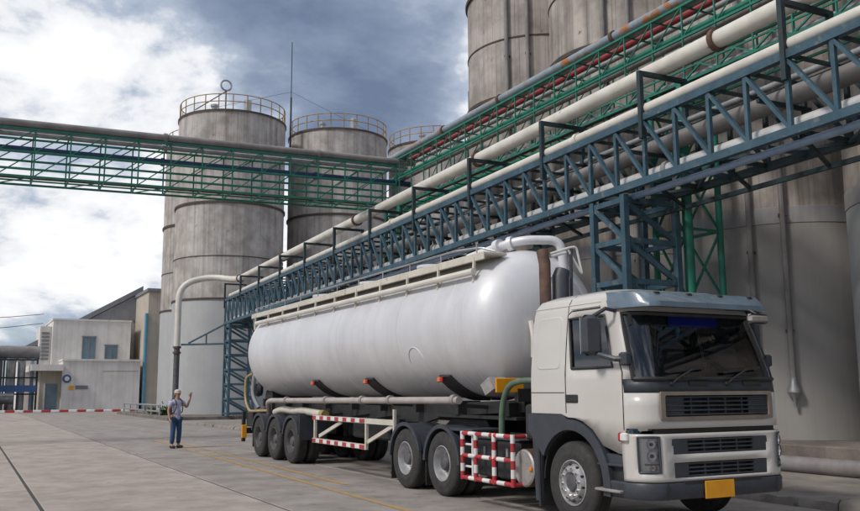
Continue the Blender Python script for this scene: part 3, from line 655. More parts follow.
def cab_part(kind, name, m, parent=tr, inset=0., solid=None, ang=40):
    b = MB(); used = {}
    for r in range(NR-1):
        for i in range(NC):
            if cell_kind(r, i) != kind: continue
            j = (i+1) % NC; q = []
            for rr, ii in ((r, i), (r, j), (r+1, j), (r+1, i)):
                if (rr, ii) not in used:
                    p = cab_pts[rr][ii].copy()
                    if inset: c = Vector((.2, YC, p.z)); p -= (p-c).normalized()*inset
                    used[(rr, ii)] = len(b.v); b.v.append(p)
                q.append(used[(rr, ii)])
            b.f.append(tuple(q)); b.m.append(0)
    if kind == 'body': b.f.append(tuple(used[(NR-1, i)] for i in range(NC))); b.m.append(0)
    o = b.build(name, [m, INTERIOR] if solid else m, parent, ang)
    if solid:
        md = o.modifiers.new('thickness', 'SOLIDIFY'); md.thickness = solid; md.offset = -1; md.material_offset = 1; md.material_offset_rim = 0
    return o
cabo = cab_part('body', 'cab_shell', CAB, solid=.035)
cab_part('trim', 'windscreen_trim', PLASTIC, solid=.03)
cab_part('ws', 'windscreen', WSCREEN, inset=.012); cab_part('side_right', 'side_window', SGLASS, inset=.014); cab_part('side_left', 'side_window', SGLASS, inset=.014)
def border(idx, r, m, name, n=6):
    pts = [cab_pts[a][b] for a, b in idx]; MB().tube(pts+[pts[0]], r, n).build(name, m, tr)
border([(r197, i) for i in range(w0, w1+1)]+[(r, w1) for r in range(r197+1, r262+1)]+[(r262, i) for i in range(w1-1, w0-1, -1)]+[(r, w0) for r in range(r262-1, r197, -1)], .02, BLACK, 'window_seal')
border([(r197, col_mirror(i)) for i in range(w0, w1+1)]+[(r, col_mirror(w1)) for r in range(r197+1, r262+1)]+[(r262, col_mirror(i)) for i in range(w1-1, w0-1, -1)]+[(r, col_mirror(w0)) for r in range(r262-1, r197, -1)], .02, BLACK, 'window_seal')
border([(r182, i) for i in range(ws0, ws1+1)]+[(r, ws1) for r in range(r182+1, r262+1)]+[(r262, i) for i in range(ws1-1, ws0-1, -1)]+[(r, ws0) for r in range(r262-1, r182, -1)], .028, BLACK, 'windscreen_seal')
# seams of the door and cab corner, drawn with thin gaps
def side_pt(x, z, off=.002, far_=False):
    pl_ = plan(z, off)[:NS+NA_]; xs = [q[0] for q in pl_]
    for a, b in zip(pl_, pl_[1:]):
        if a[0] <= x <= b[0]: y = lerp(a[1], b[1], (x-a[0])/max(1e-6, b[0]-a[0])); return Vector((x, 2*YC-y if far_ else y, z))
    return Vector((x, pl_[0][1], z))
for fs in (False, True):
    pts = [side_pt(-.07, z, .0, fs) for z in (1.40, 1.6, 1.9, 2.1, 2.3, 2.5, 2.68)]+[side_pt(x, 2.72, .0, fs) for x in (.0, .3, .6)]
    MB().tube(pts, .008, 5).build('door_seam', BLACK, tr)
    MB().tube([side_pt(1.07-.0*z, z, .0, fs) for z in (1.22, 1.5, 1.8, 1.9)]+[side_pt(.98, 2.1, .0, fs)], .008, 5).build('door_seam', BLACK, tr)
    MB().tube([side_pt(x, 1.66, .0, fs) for x in (-.88, -.6, -.3, -.1)], .006, 5).build('panel_crease', PLASTIC, tr)
    MB().tube([side_pt(x, 2.80, .0, fs) for x in (-.85, -.6, -.3, 0, .3, .6)], .008, 5).build('roof_gutter', CAB, tr)
    MB().tube([side_pt(-.07, z, .0, fs) for z in (2.70, 2.8, 2.88, 2.93)], .007, 5).build('roof_seam', PLASTIC, tr)
    # raised sleeper panel, door handle, upper rail
    poly = rrect(-.72, -.2, 1.98, 2.66, .07); b = MB(); A = [side_pt(x, z, .010, fs) for x, z in poly]; c = side_pt(-.46, 2.32, .014, fs)
    A2 = [side_pt(lerp(-.46, x, .93), lerp(2.32, z, .95), .004, fs) for x, z in poly]; A0 = [side_pt(lerp(-.46, x, 1.05), lerp(2.32, z, 1.035), .0, fs) for x, z in poly]
    b.loft([A0, A, A2], True); b.add(A2, [tuple(range(len(A2)))]); b.build('sleeper_panel', CAB, tr, ang=60)
    sy = 2*YC-(YC-HW) if fs else YC-HW; k = -1 if not fs else 1
    hd = MB().box((.06, sy+k*.006, 1.585), (.26, .03, .10), bev=.012).build('door_handle', BLACK, tr)
    MB().tube([side_pt(x, 2.745, .02, fs) for x in (.02, .15, .3, .45, .6)], .012, 6).build('rain_rail', CAB, tr)
# upper grille
gy0, gy1 = .30, 2.08
MB().box((1.30, YC, 1.50), (.04, 1.9, .40)).build('grille_back', BLACK, tr)
gf = MB()
for rr, off in ((.0, 0),):
    o_ = rrect(gy0-.03, gy1+.03, 1.33, 1.67, .03); i_ = rrect(gy0+.035, gy1-.035, 1.375, 1.625, .025)
    gf.loft([[Vector((1.38, *q)) for q in o_], [Vector((1.425, *q)) for q in o_], [Vector((1.428, *q)) for q in i_], [Vector((1.34, *q)) for q in i_]], True)
TAUPE = mat('taupe_trim', (.26, .21, .17), (.2, .16, .13), rough=.5, scale=5)
grl = gf.build('upper_grille', TAUPE, tr)
for k in range(5): MB().box((1.385, YC, 1.395+.052*k), (.05, gy1-gy0-.08, .022), bev=.006).build('slat', PLASTIC, grl)
for k in range(4): MB().box((1.372, YC-.42+.28*k, 1.5), (.045, .022, .24)).build('grille_bar', PLASTIC, grl)
for s_ in (-1, 1): MB().box((1.38, YC+s_*.70, 1.5), (.035, .33, .245), bev=.008).build('grille_blank', PLASTIC, grl)
# lower front panel, headlights, lower grilles, bumper
ZL = [.63, .67, .74, .845, .94, 1.12, 1.145, 1.178]
c0, c1 = NS-2, col_mirror(NS-2)
h0, h1 = NS+1, i_f0-1
def low_kind(r, i):
    z0, z1 = ZL[r], ZL[r+1]
    if .7 < z0 and z1 < 1.16 and (h0 <= i < h1 or col_mirror(h1) <= i < col_mirror(h0)): return 'lamp'
    if i_f0+1 <= i < i_f1-1 and ((z0 >= .66 and z1 <= .85) or (z0 >= .93 and z1 <= 1.13)): return 'gr'
    return 'panel'
lp = [[Vector((*plan(z, .012)[i], z)) for i in range(NC)] for z in ZL]
def low_part(kind, name, m, rng, inset=0, solid=None, parent=tr):
    b = MB(); used = {}
    for r in range(len(ZL)-1):
        for i in range(*rng):
            if low_kind(r, i) != kind: continue
            q = []
            for rr, ii in ((r, i), (r, i+1), (r+1, i+1), (r+1, i)):
                if (rr, ii) not in used:
                    p = lp[rr][ii].copy(); c = Vector((.2, YC, p.z)); p -= (p-c).normalized()*inset; used[(rr, ii)] = len(b.v); b.v.append(p)
                q.append(used[(rr, ii)])
            b.f.append(tuple(q)); b.m.append(0)
    o = b.build(name, [m, BLACK] if solid else m, parent, 40)
    if solid: md = o.modifiers.new('thickness', 'SOLIDIFY'); md.thickness = solid; md.offset = -1; md.material_offset = 1; md.material_offset_rim = 0
    return o
low_part('panel', 'front_panel', CAB, (c0, c1), solid=.03)
for rng, s_ in (((h0, h1), -1), ((col_mirror(h1), col_mirror(h0)), 1)):
    hl = sub('headlight', tr)
    low_part('lamp', 'lamp_housing', WHITE, rng, inset=.045, parent=hl)
    low_part('lamp', 'lens', LENS, rng, inset=.008, parent=hl)
    i_m = h0+1 if s_ < 0 else col_mirror(h0+1)
    for z, r_ in ((1.06, .066), (.925, .072), (.79, .04)):
        p = Vector((*plan(z, -.012)[i_m+(1 if s_ < 0 else -1)], z)); d = Vector((1, s_*.25, 0)).normalized()
        MB().tube([p-d*.045, p-d*.03, p, p+d*.012], [r_*.25, r_*.6, r_*.95, r_], 18, cap=False).build('reflector', CHROME, hl)
        MB().tube([p+d*.008, p+d*.016], r_*1.12, 18, cap=False).build('reflector_rim', PLASTIC, hl)
        MB().lathe([(r_*.34, 0), (r_*.30, .02), (.001, .03)], p-d*.03, 'x', 10).build('bulb', ORANGE if z < .85 else BLACK, hl)
    i_a, i_b = (h0, h1) if s_ < 0 else (col_mirror(h1), col_mirror(h0))
    pts = [lp[2][i] for i in range(i_a, i_b+1)]+[lp[r][i_b] for r in range(3, 7)]+[lp[6][i] for i in range(i_b-1, i_a-1, -1)]+[lp[r][i_a] for r in range(5, 2, -1)]
    MB().tube(pts+[pts[0]], .014, 6).build('lamp_trim', PLASTIC, hl)
    q0, q1 = (lp[2][i_a+1], lp[2][i_b])
    MB().beam(q0+Vector((-.03, 0, .09)), q1+Vector((-.03, 0, .09)), .02, .012).build('lamp_divider', PLASTIC, hl)
for z0, z1, ya, yb_ in ((.67, .845, .40, 1.98), (.94, 1.12, .40, 1.98)):
    lg = MB().box((1.33, YC, (z0+z1)/2), (.03, yb_-ya+.1, z1-z0+.06)).build('lower_grille', BLACK, tr); h = z1-z0
    for k in range(4): MB().box((1.40, YC, z0+h*(k+.35)/3.75), (.045, 1.08, .020), bev=.005).build('slat', PLASTIC, lg)
    for k in range(5): MB().box((1.393, YC-.54+.27*k, (z0+z1)/2), (.05, .022, h-.005)).build('grille_bar', PLASTIC, lg)
    for s_ in (-1, 1):
        a, b = (YC+s_*.54, YC+s_*.79)
        MB().prism([(a, z0+.004), (b-s_*.03, z0+.004), (b, z0+.05), (b-s_*.012, z1-.004), (a, z1-.004)], 'x', 1.385, 1.424).build('grille_blank', PLASTIC, lg)
MB().box((1.345, YC, 1.215), (.05, 1.95, .09)).build('front_gap', BLACK, tr)
ib0 = NS-4
rg = []
for z, off in ((.42, -.05), (.425, .0), (.46, .022), (.60, .026), (.618, .012), (.618, -.03)): rg.append([Vector((*plan(z, off)[i], z)) for i in range(ib0, col_mirror(ib0)+1)])
bpr = MB().loft(rg, False).build('bumper', PLASTIC, tr, 40)
MB().box((1.452, .30, .52), (.008, .008, .19)).build('bumper_seam', BLACK, bpr); MB().box((1.452, 2.08, .52), (.008, .008, .19)).build('bumper_seam', BLACK, bpr)
MB().box((1.43, YC, .612), (.03, 1.25, .03)).build('bumper_slot', BLACK, bpr)
MB().box((1.468, 1.09, .52), (.012, .47, .205), bev=.004).build('number_plate', YELLOW, tr)
for s_ in (-1, 1):
    MB().lathe([(.022, 0), (.018, s_*-.004)], (1.02, YC+s_*(HW+.014), .72), 'y', 10).build('tow_eye_plug', BLACK, tr)
    mk = MB().box((1.10, YC+s_*(HW+.025), 1.14), (.12, .06, .10), bev=.015).build('side_marker', WHITE, tr)
    MB().box((1.03, YC+s_*(HW+.024), 1.14), (.05, .058, .104), bev=.01).build('lens', REDLENS, mk)
# steps and front mudguards
for s_ in (-1, 1):
    y = YC+s_*1.10
    MB().box((.80, YC+s_*.95, .70), (.46, .36, .46)).build('step_well', BLACK, tr)
    for z, d_ in ((.50, .03), (.80, -.02)): MB().box((.78, y+s_*d_, z), (.48, .24, .035), bev=.01).build('step', ALU if z < .6 else PLASTIC, tr)
    MB().box((.80, YC+s_*1.145, .86), (.45, .04, .13), bev=.01).build('step_panel', PLASTIC, tr)
    out = []; inn = []
    for k in range(25):
        a = radians(-8+k*8.5); 
        x_, z_ = cos(a), sin(a)
        out.append((.80*x_, max(.52+.80*z_, .52-.1))); inn.append((.665*x_, .52+.665*z_))
    arch = [(x_, z_) for x_, z_ in out if x_ > -.12]+[(-.15, 1.375), (-.94, 1.375), (-.94, 1.15)]+[(x_, z_) for x_, z_ in reversed(inn) if x_ > -.62]
    MB().prism(arch, 'y', YC+s_*(HW-.10), YC+s_*(HW+.016)).build('wheel_arch', PLASTIC, tr)
    b = MB(); rgs = []
    for k in range(19):
        a = radians(0+k*10); rgs.append([Vector((r_*cos(a), YC+s_*q, .52+r_*sin(a))) for r_, q in ((.655, .62), (.655, HW-.05), (.68, HW-.05), (.68, .62))])
    b.loft(rgs, True, True).build('mudguard', BLACK, tr)
    MB().box((-.72, YC+s_*.91, .62), (.04, .58, .95), bev=.01).build('mud_flap', BLACK, tr)
    MB().prism([(-.84, .22), (-.70, .22), (-.68, 1.14), (-.90, 1.14)], 'y', YC+s_*1.13, YC+s_*1.17).build('flap_panel', PLASTIC, tr)
# sun visor with marker lamps
VI = list(range(NS-1, col_mirror(NS-1)+1)); rg = []
for z, off, zs in ((2.885, -.02, 2.86), (2.90, .10, 2.8), (2.875, .20, 2.75), (2.75, .30, 2.7), (2.685, .285, 2.65), (2.68, .24, 2.65), (2.73, .24, 2.72), (2.80, .12, 2.78), (2.82, -.02, 2.82)):
    row = []
    for n_, i in enumerate(VI):
        p = Vector(plan(zs, 0)[i]+(z,)); e = max(0., min(1., (n_)/4., (len(VI)-1-n_)/4.)); q = Vector(plan(zs, off)[i]+(z,))
        if off > 0: q = Vector((lerp(p.x, p.x+off*1.05, e), lerp(p.y, YC+(p.y-YC)*1.02, 1), z))
        row.append(q)
    rg.append(row)
VIS = mat('visor_acrylic', (.13, .175, .22), (.10, .14, .18), rough=.3, coat=.5, scale=3)
vz = MB().loft(rg, False).build('sun_visor', VIS, tr, 35)
for k in range(4): MB().box((1.265, YC-.78+.52*k, 2.85), (.07, .09, .055), bev=.012).build('marker_lamp', BLACK, vz)
# mirrors
for s_ in (-1, 1):
    y = YC+s_*(HW+.19); mi = sub('mirror', tr)
    MB().box((.74, y, 2.36), (.16, .25, .50), rotz=s_*.25, bev=.05).build('mirror_housing', PLASTIC, mi)
    MB().box((.66, y-s_*.02, 2.36), (.012, .21, .45), rotz=s_*.25).build('mirror_glass', CHROME, mi)
    MB().tube([(1.14, YC+s_*(HW-.02), 2.06), (1.05, YC+s_*(HW+.08), 2.06), (.78, y-s_*.05, 2.13)], .035, 8).build('mirror_arm', PLASTIC, mi)
    MB().tube([(.88, YC+s_*(HW-.08), 2.66), (.90, YC+s_*(HW+.08), 2.68), (.74, y-s_*.05, 2.60)], .025, 8).build('mirror_arm', PLASTIC, mi)
    MB().box((1.13, YC+s_*(HW+.0), 2.06), (.14, .10, .16), bev=.02).build('mirror_bracket', PLASTIC, mi)
MB().tube([(1.08, 1.75, 2.72), (1.42, 1.82, 2.68), (1.50, 1.86, 2.62)], .016, 6).build('front_mirror_arm', BLACK, tr)
fm_ = MB().box((1.50, 1.86, 2.57), (.08, .34, .12), bev=.035).build('front_mirror', ALU, tr); MB().box((1.455, 1.86, 2.57), (.01, .28, .08)).build('mirror_glass', CHROME, fm_)
# wipers
for y0, y1 in ((.45, 1.05), (1.35, 1.95)):
    wp_ = MB().tube([(1.41, y0+.02, 1.76), (1.415, y0+.12, 1.83), (1.405, y1-.25, 1.93)], .012, 6).build('wiper', BLACK, tr)
    MB().beam((1.395, y1-.62, 1.90), (1.385, y1+.02, 1.96), .016, .03).build('wiper_blade', BLACK, wp_); MB().lathe([(.03, 0), (.025, .03)], (1.39, y0+.02, 1.76), 'x', 10).build('wiper_pivot', BLACK, wp_)
    MB().box((1.395, y0+.45, 1.765), (.02, .3, .05)).build('air_intake', BLACK, tr)
# inside of the cab
MB().box((1.0, YC, 1.58), (.55, 2.1, .42), bev=.06).build('dashboard', INTERIOR, tr)
MB().box((.05, YC, 1.32), (1.9, 2.2, .06)).build('cab_floor', INTERIOR, tr)
for y in (.55, 1.83):
    se = sub('seat', tr); MB().box((.2, y, 1.62), (.52, .5, .18), bev=.05).build('seat_cushion', SEATM, se); MB().box((-.08, y, 2.0), (.16, .5, .72), bev=.06).build('seat_back', SEATM, se); MB().box((-.09, y, 2.43), (.1, .28, .18), bev=.04).build('headrest', SEATM, se)
sw = MB().tube([(.74+.09*cos(2*pi*k/24), 1.83+.235*sin(2*pi*k/24)*1.0, 1.86-.21*cos(2*pi*k/24)) for k in range(25)], .016, 6).build('steering_wheel', BLACK, tr)
MB().tube([(.74, 1.83, 1.86), (.95, 1.83, 1.7)], .035, 8).build('steering_column', BLACK, tr)
MB().box((1.105, 1.14, 2.545), (.012, .82, .15)).build('blue_sun_strip', BLUEFAB, tr)
for y0, y1 in ((.12, .72), (1.56, 2.26)):
    b = MB(); n = 12; b.loft([[Vector((1.06+.012*sin(k*2.1), lerp(y0, y1, k/n), 2.63)), Vector((1.08+.012*sin(k*2.1), lerp(y0, y1, k/n), 2.46+.03*sin(k*1.3)))] for k in range(n+1)], False).build('curtain_fringe', INTERIOR, tr)
MB().lathe([(.005, .08), (.035, .05), (.045, 0), (.02, -.06), (.004, -.1)], (1.05, .92, 2.42), n=10).build('hanging_charm', TEAL, tr); MB().tube([(1.05, .92, 2.5), (1.05, .92, 2.62)], .004, 5).build('charm_cord', YELLOW, tr)
# behind the cab
ex = MB().tube([(-1.18, .5, .9), (-1.18, .5, 3.55), (-1.24, .5, 3.74)], .088, 16).build('exhaust_stack', RUSTY, tr)
MB().tube([(-1.15, .72, 1.4), (-1.15, .76, 3.35), (-1.15, .80, 3.46)], [.13, .13, .11], 16).build('air_intake_stack', PLASTIC, tr)
MB().tube(smooth_path([(-1.2, .62, 3.70), (-1.2, .98, 3.82), (-1.2, 1.10, 3.84), (-1.2, 1.2, 3.42), (-1.2, .95, 3.78)], .05), .018, 8).build('hose_rack', WHITE, tr)
MB().tube([(-1.2, .62, 3.66), (-1.2, .9, 3.74)], .025, 8).build('hose_rack', WHITE, tr); MB().tube([(-1.2, 1.0, 3.8), (-1.2, .95, 1.0)], .025, 8).build('rack_post', PLASTIC, tr)
for y in (.78, 1.60): MB().beam((1.2, y, .86), (-5.9, y, .86), .08, .27).build('chassis_rail', BLACK, tr)
for x in (-1.6, -2.6, -4.2, -5.8): MB().beam((x, .8, .86), (x, 1.58, .86), .12, .18).build('cross_member', BLACK, tr)
for x in (0, -3.53, -4.90): MB().tube([(x, .3, .52), (x, 2.08, .52)], .09, 10).build('axle', BLACK, tr)
MB().prism([(-5.0, 1.0), (-3.2, 1.0), (-3.4, 1.2), (-4.6, 1.2)], 'y', .8, 1.58).build('fifth_wheel', BLACK, tr)
for x, k in ((0, 'front'), (-3.53, 'rear'), (-4.90, 'rear')):
    for s_ in (-1, 1): wheel(tr, x, s_, k)
def arch(x, r, y0, y1, a0, a1, name, m, parent, flap=None, th=.03):
    b = MB(); rgs = []; n = 18
    for k in range(n+1):
        a = radians(lerp(a0, a1, k/n)); rgs.append([Vector((x+q*cos(a), y, .52+q*sin(a))) for q, y in ((r, y0), (r+th, y0), (r+th, y1), (r, y1))])
    b.loft(rgs, True, True); 
    rg2 = []                                                  # rolled outer lip
    for k in range(n+1):
        a = radians(lerp(a0, a1, k/n)); rg2.append([Vector((x+q*cos(a), y, .52+q*sin(a))) for q, y in ((r-.02, y0-.006), (r+th+.015, y0-.006), (r+th+.015, y0+.045), (r-.02, y0+.045))])
    b.loft(rg2, True, True)
    return b.build(name, m, parent)
for x in (-3.53, -4.90):
    for y0, y1 in ((-.01, .62), (2.39, 1.76)): arch(x, .585, y0, y1, 15 if x < -4 else 2, 178, 'rear_mudguard', PLASTIC, tr); MB().box((x-.60, (y0+y1)/2, .36), (.02, .56, .48), bev=.006).build('mud_flap', BLACK, tr)
MB().box((-3.0, .32, 1.08), (.9, .6, .05), bev=.01).build('deck_plate', PLASTIC, tr)
MB().box((-1.9, 1.19, 1.02), (1.4, .9, .03), bev=.008).build('deck_plate', PLASTIC, tr)
# striped guard cage, battery boxes, silencer
def striped(pts, r, seg, parent, name):
    a, b = Vector(pts[0]), Vector(pts[1]); n = max(2, round((b-a).length/seg)); m_ = MB()
    for k in range(n): m_.mi = k % 2; m_.tube([a.lerp(b, k/n), a.lerp(b, (k+1)/n)], r, 10)
    return m_.build(name, [RED, WHITE], parent)
cg = sub('guard_cage', tr); cy = -.12
for z in (.39, .72, 1.05): striped([(-2.6, cy, z), (-1.18, cy, z)], .032, .2, cg, 'cage_bar')
for x in (-2.6, -2.2, -1.68, -1.18): striped([(x, cy-.003, .36), (x, cy-.003, 1.08)], .034, .12, cg, 'cage_post')
MB().tube([(-2.38, cy+.05, .40), (-2.38, cy+.05, 1.03)], .02, 8).build('ladder_rail', WHITE, cg)
for z in (.55, .88): MB().tube([(-2.6, cy+.05, z), (-2.38, cy+.05, z)], .018, 8).build('ladder_rung', WHITE, cg)
for x in (-2.6, -1.18):
    for z in (.39, 1.05): striped([(x, cy, z), (x, .5, z)], .03, .2, cg, 'cage_stay')
for x0, x1 in ((-2.5, -1.98), (-1.92, -1.30)):
    bx = MB().box(((x0+x1)/2, .38, .70), (x1-x0, .62, .56), bev=.03).build('battery_box', BLACK, tr); MB().box(((x0+x1)/2, .37, .985), (x1-x0+.02, .64, .03), bev=.01).build('box_lid', PLASTIC, bx); MB().box(((x0+x1)/2, .06, .8), (.05, .02, .12)).build('box_latch', STEEL, bx)
sl = MB().lathe([(.0005, .0), (.24, .0), (.262, .02), (.262, .62), (.22, .66)], (-1.13, .02, .62), 'y', 32).build('silencer', RUSTY, tr)
MB().lathe([(.0005, -.006), (.235, -.006), (.256, .012), (.256, .05)], (-1.13, .02, .62), 'y', 32, cap=False).build('silencer_face', ALU, sl)
MB().box((-.93, .0, .62), (.07, .03, .06), bev=.01).build('side_reflector', ORANGE, tr); MB().box((-2.66, -.1, .72), (.05, .03, .06), bev=.01).build('side_reflector', ORANGE, tr)
hs = MB().tube(smooth_path([(-1.9, .15, .98), (-1.88, .15, 1.45), (-1.7, .15, 1.78), (-1.35, .2, 1.84), (-1.1, .3, 1.82)], .35, 6), .046, 12).build('hose', GREENHOSE, tr)
MB().tube([(-1.16, .27, 1.825), (-1.02, .33, 1.82)], .07, 12).build('hose_coupling', CHROME, hs)
MB().box((-1.05, .8, 1.25), (.3, 1.4, .5), bev=.03).build('rear_equipment_box', BLACK, tr)
for k in range(6): MB().tube(smooth_path([(-1.2, .5+.12*k, 1.4), (-1.5, .55+.12*k, 1.15+.05*k), (-1.9, .6+.1*k, 1.2), (-2.3, .9, 1.35)], .2, 4), .018, 6).build('air_line', (RED, BLACK, YHOSE)[k % 3], tr)

# ------------------------------------------------------------------ tank trailer
tl = thing('tank_trailer', (-9, YC, 0), 'big silver white bulk tank semi trailer behind the truck tractor', 'trailer')
TC = (YC+.01, 2.78); TRD = 1.22
prof = []
for k in range(13): a = pi/2*k/12; prof.append((max(.0005, TRD*sin(a)**.92), -15.6+.85*(1-cos(a))))
prof += [(TRD, x) for x in (-13.5, -11.2, -9.0, -6.8, -4.6, -2.75)]
for k in range(1, 15): a = pi/2*k/14; prof.append((max(.0005, TRD*(1-(sin(a))**2.6)**(1/2.3)) if k < 14 else .0005, -2.75+.80*sin(a)**1.05))
tk = MB().lathe(prof, (0, *TC), 'x', 72, cap=False).build('tank', TANK, tl, 60)
for x, w in ((-2.78, .02), (-14.7, .02), (-11.2, .012), (-8.2, .012), (-5.2, .012), (-3.3, .02)):
    MB().lathe([(TRD-.004, x-w), (TRD+.006, x-w*.6), (TRD+.006, x+w*.6), (TRD-.004, x+w)], (0, *TC), 'x', 72, cap=False).build('weld_seam', TANK, tk)
def on_tank(x, a, off=0.): return Vector((x, TC[0]+(TRD+off)*cos(a), TC[1]+(TRD+off)*sin(a)))
# cleaning door outlines on the shell and front end
for x in (-4.6,):
    pts = [Vector((0, 0, 0))]*0
    pts = [on_tank(x+.28*cos(t), radians(212)+.24*sin(t), .004) for t in [pi*k/12 for k in range(13)]]
    pts = [on_tank(x+.28, radians(212)+.35, .004)]+[on_tank(x+.28*cos(2*pi*k/24), radians(208)-.22*sin(2*pi*k/24), .004) for k in range(0, 13)]+[on_tank(x-.28, radians(212)+.35, .004)]
    MB().tube(pts, .008, 5).build('stiffener_edge', TANK, tk)
MB().tube([(-1.99-.10*((q-1.45)**2+(z-2.9)**2), q, z) for q, z in [(1.35+.62*cos(2*pi*k/32), 2.72+.78*sin(2*pi*k/32)) for k in range(33)]], .016, 6).build('end_ring', TANK, tk)
# saddles with lamps
for x in (-12.6, -10.2, -7.1, -3.9):
    for s_ in (-1, 1):
        b = MB(); rgs = []
        for k in range(9):
            a = radians(lerp(222, 262, k/8)); a = a if s_ < 0 else pi-a; w = .20+.01*k
            rgs.append([on_tank(x-w, a, .0), on_tank(x-w, a, .05), on_tank(x+w, a, .05), on_tank(x+w, a, .0)])
        if x > -12:
            sd_ = b.loft(rgs, True, True).build('saddle', BLACK, tl)
            e = on_tank(x-.10, radians(224) if s_ < 0 else pi-radians(224), .07)
            MB().box(e+Vector((-.03, s_*.03, .0)), (.09, .05, .09), bev=.015).build('marker_lamp', ORANGE, sd_); MB().box(e+Vector((.06, s_*.03, .0)), (.08, .05, .09), bev=.015).build('marker_lamp', REDLENS, sd_)
# frame
for y in (.72, 1.66):
    MB().beam((-15.2, y, 1.28), (-5.4, y, 1.28), .1, .34).build('frame_rail', BLACK, tl); MB().prism([(-5.4, 1.11), (-5.4, 1.45), (-2.05, 1.55), (-2.05, 1.36), (-4.6, 1.26)], 'y', y-.05, y+.05).build('frame_rail', BLACK, tl)
for x in (-15, -13.1, -11.8, -10.2, -8.6, -7.1, -5.5, -3.9, -2.3): MB().beam((x, .5, 1.40), (x, 1.9, 1.40), .14, .2).build('cross_member', BLACK, tl)
MB().box((-3.4, YC, 1.26), (2.6, 1.3, .06), bev=.01).build('coupler_plate', BLACK, tl)
for x in (-11.15, -12.46, -13.77):
    MB().tube([(x, .3, .52), (x, 2.08, .52)], .09, 10).build('axle', BLACK, tl); MB().box((x, .74, .85), (.5, .09, .5)).build('spring_hanger', BLACK, tl); MB().box((x, 1.64, .85), (.5, .09, .5)).build('spring_hanger', BLACK, tl)
    for s_ in (-1, 1): wheel(tl, x, s_, 'trailer')
    for y0, y1 in ((-.01, .70), (2.39, 1.68)): arch(x, .575, y0, y1, 20, 165, 'mudguard', PLASTIC, tl)
for y in (.345, 2.035): MB().box((-10.52, y, .88), (.03, .70, .62), bev=.008).build('front_flap', PLASTIC, tl); MB().box((-14.43, y, .5), (.02, .6, .55), bev=.006).build('rear_flap', BLACK, tl)
for y in (.55, 1.83): MB().box((-6.2, y, .66), (.16, .14, 1.0), bev=.01).build('landing_leg', BLACK, tl); MB().box((-6.2, y, .14), (.34, .28, .06), bev=.01).build('landing_foot', BLACK, tl)
# long side rail with clamps
MB().tube(smooth_path([(-13.6, .25, 1.12), (-13.2, .06, 1.42), (-12.9, .05, 1.47), (-3.0, .05, 1.54)], .15), .062, 14).build('side_pipe', SIDEP, tl)
for x in (-11.6, -8.9, -6.9, -5.6, -3.15): MB().tube([(x-.05, .05, 1.48+.0071*(x+12.9)), (x+.05, .05, 1.48+.0071*(x+12.9))], .085, 14).build('pipe_collar', ALU, tl); MB().beam((x, .1, 1.46), (x, .7, 1.42), .06, .06).build('pipe_bracket', BLACK, tl)
# rolled hose over the mudguards
MB().tube(smooth_path([(-13.0, .22, 1.17), (-12.4, .2, 1.26), (-11.6, .25, 1.22), (-10.9, .2, 1.25), (-9.5, .2, 1.19)], .4), .085, 12).build('stowed_hose', CREAM, tl)
MB().tube([(-9.55, .2, 1.19), (-9.35, .2, 1.18)], .10, 12).build('hose_cap', YHOSE, tl)
# side guard with red and white strips
def strip(x0, x1, z, y):
    n = 13; m_ = MB()
    for k in range(n): m_.mi = k % 2; a, b = lerp(x0, x1, k/n), lerp(x0, x1, (k+1)/n); m_.box(((a+b)/2, y, z), (b-a, .012, .075))
    return m_.build('reflective_strip', [RED, WHITE], tl)
for y, s_ in ((.02, -1), (2.36, 1)):
    for z in (1.12, .62): MB().beam((-9.6, y, z), (-6.6 if z < 1 else -5.35, y, z), .05, .10).build('guard_rail', CREAM, tl); strip(-9.58, -6.68, z, y+s_*.033)
    for x in (-9.5, -6.63): MB().beam((x, y-s_*.004, .66), (x, y-s_*.004, 1.10), .055, .06).build('guard_post', CREAM, tl)
    MB().beam((-5.36, y-s_*.005, .95), (-5.36, y-s_*.005, 1.36), .05, .06).build('guard_post', CREAM, tl)
    MB().beam((-6.6, y-s_*.02, .72), (-5.38, y-s_*.02, 1.08), .035, .07).build('guard_brace', CREAM, tl); MB().beam((-9.3, y-s_*.03, .72), (-8.0, y-s_*.03, 1.06), .035, .07).build('guard_brace', CREAM, tl)
    for x in (-9.5, -8.0, -6.63): MB().beam((x, y-s_*.03, 1.12), (x, y-s_*.7, 1.2), .06, .06).build('guard_stay', BLACK, tl)
MB().box((-7.9, 1.0, .95), (1.9, .7, .5), bev=.04).build('air_tank_box', BLACK, tl)
# catwalk on the upper near side
b = MB().box((-8.85, .42, 3.86), (12.9, .42, .045), bev=.01).build('catwalk', CREAM, tl)
MB().box((-8.85, .20, 3.82), (12.9, .035, .13), bev=.01).build('toe_board', CREAM, b)
MB().tube([(-14.6, .12, 3.58), (-2.6, .12, 3.58)], .055, 10).build('air_pipe', WHITE_PIPE, tl)
k = 0
x = -14.9
while x < -2.4:
    MB().beam((x, .19, 3.82), (x, .17, 3.42), .035, .05).build('catwalk_bracket', CREAM, tl); MB().beam((x, .17, 3.44), (x, .36, 3.60), .035, .04).build('catwalk_bracket', CREAM, tl)
    MB().tube([(x, .24, 3.88), (x, .24, 4.03)], .014, 6).build('rail_post', STEEL, tl); x += 1.22
MB().tube(smooth_path([(-15.0, .24, 3.9), (-14.9, .24, 4.03), (-3.4, .24, 4.03), (-2.9, .45, 4.03), (-2.7, .6, 3.95)], .08), .018, 8).build('folded_handrail', STEEL, tl)
MB().tube(smooth_path([(-15.25, .22, 3.82), (-15.2, .25, 3.45), (-15.0, .4, 3.2), (-15.2, .6, 3.62)], .06), .016, 6).build('rear_brace', STEEL, tl)
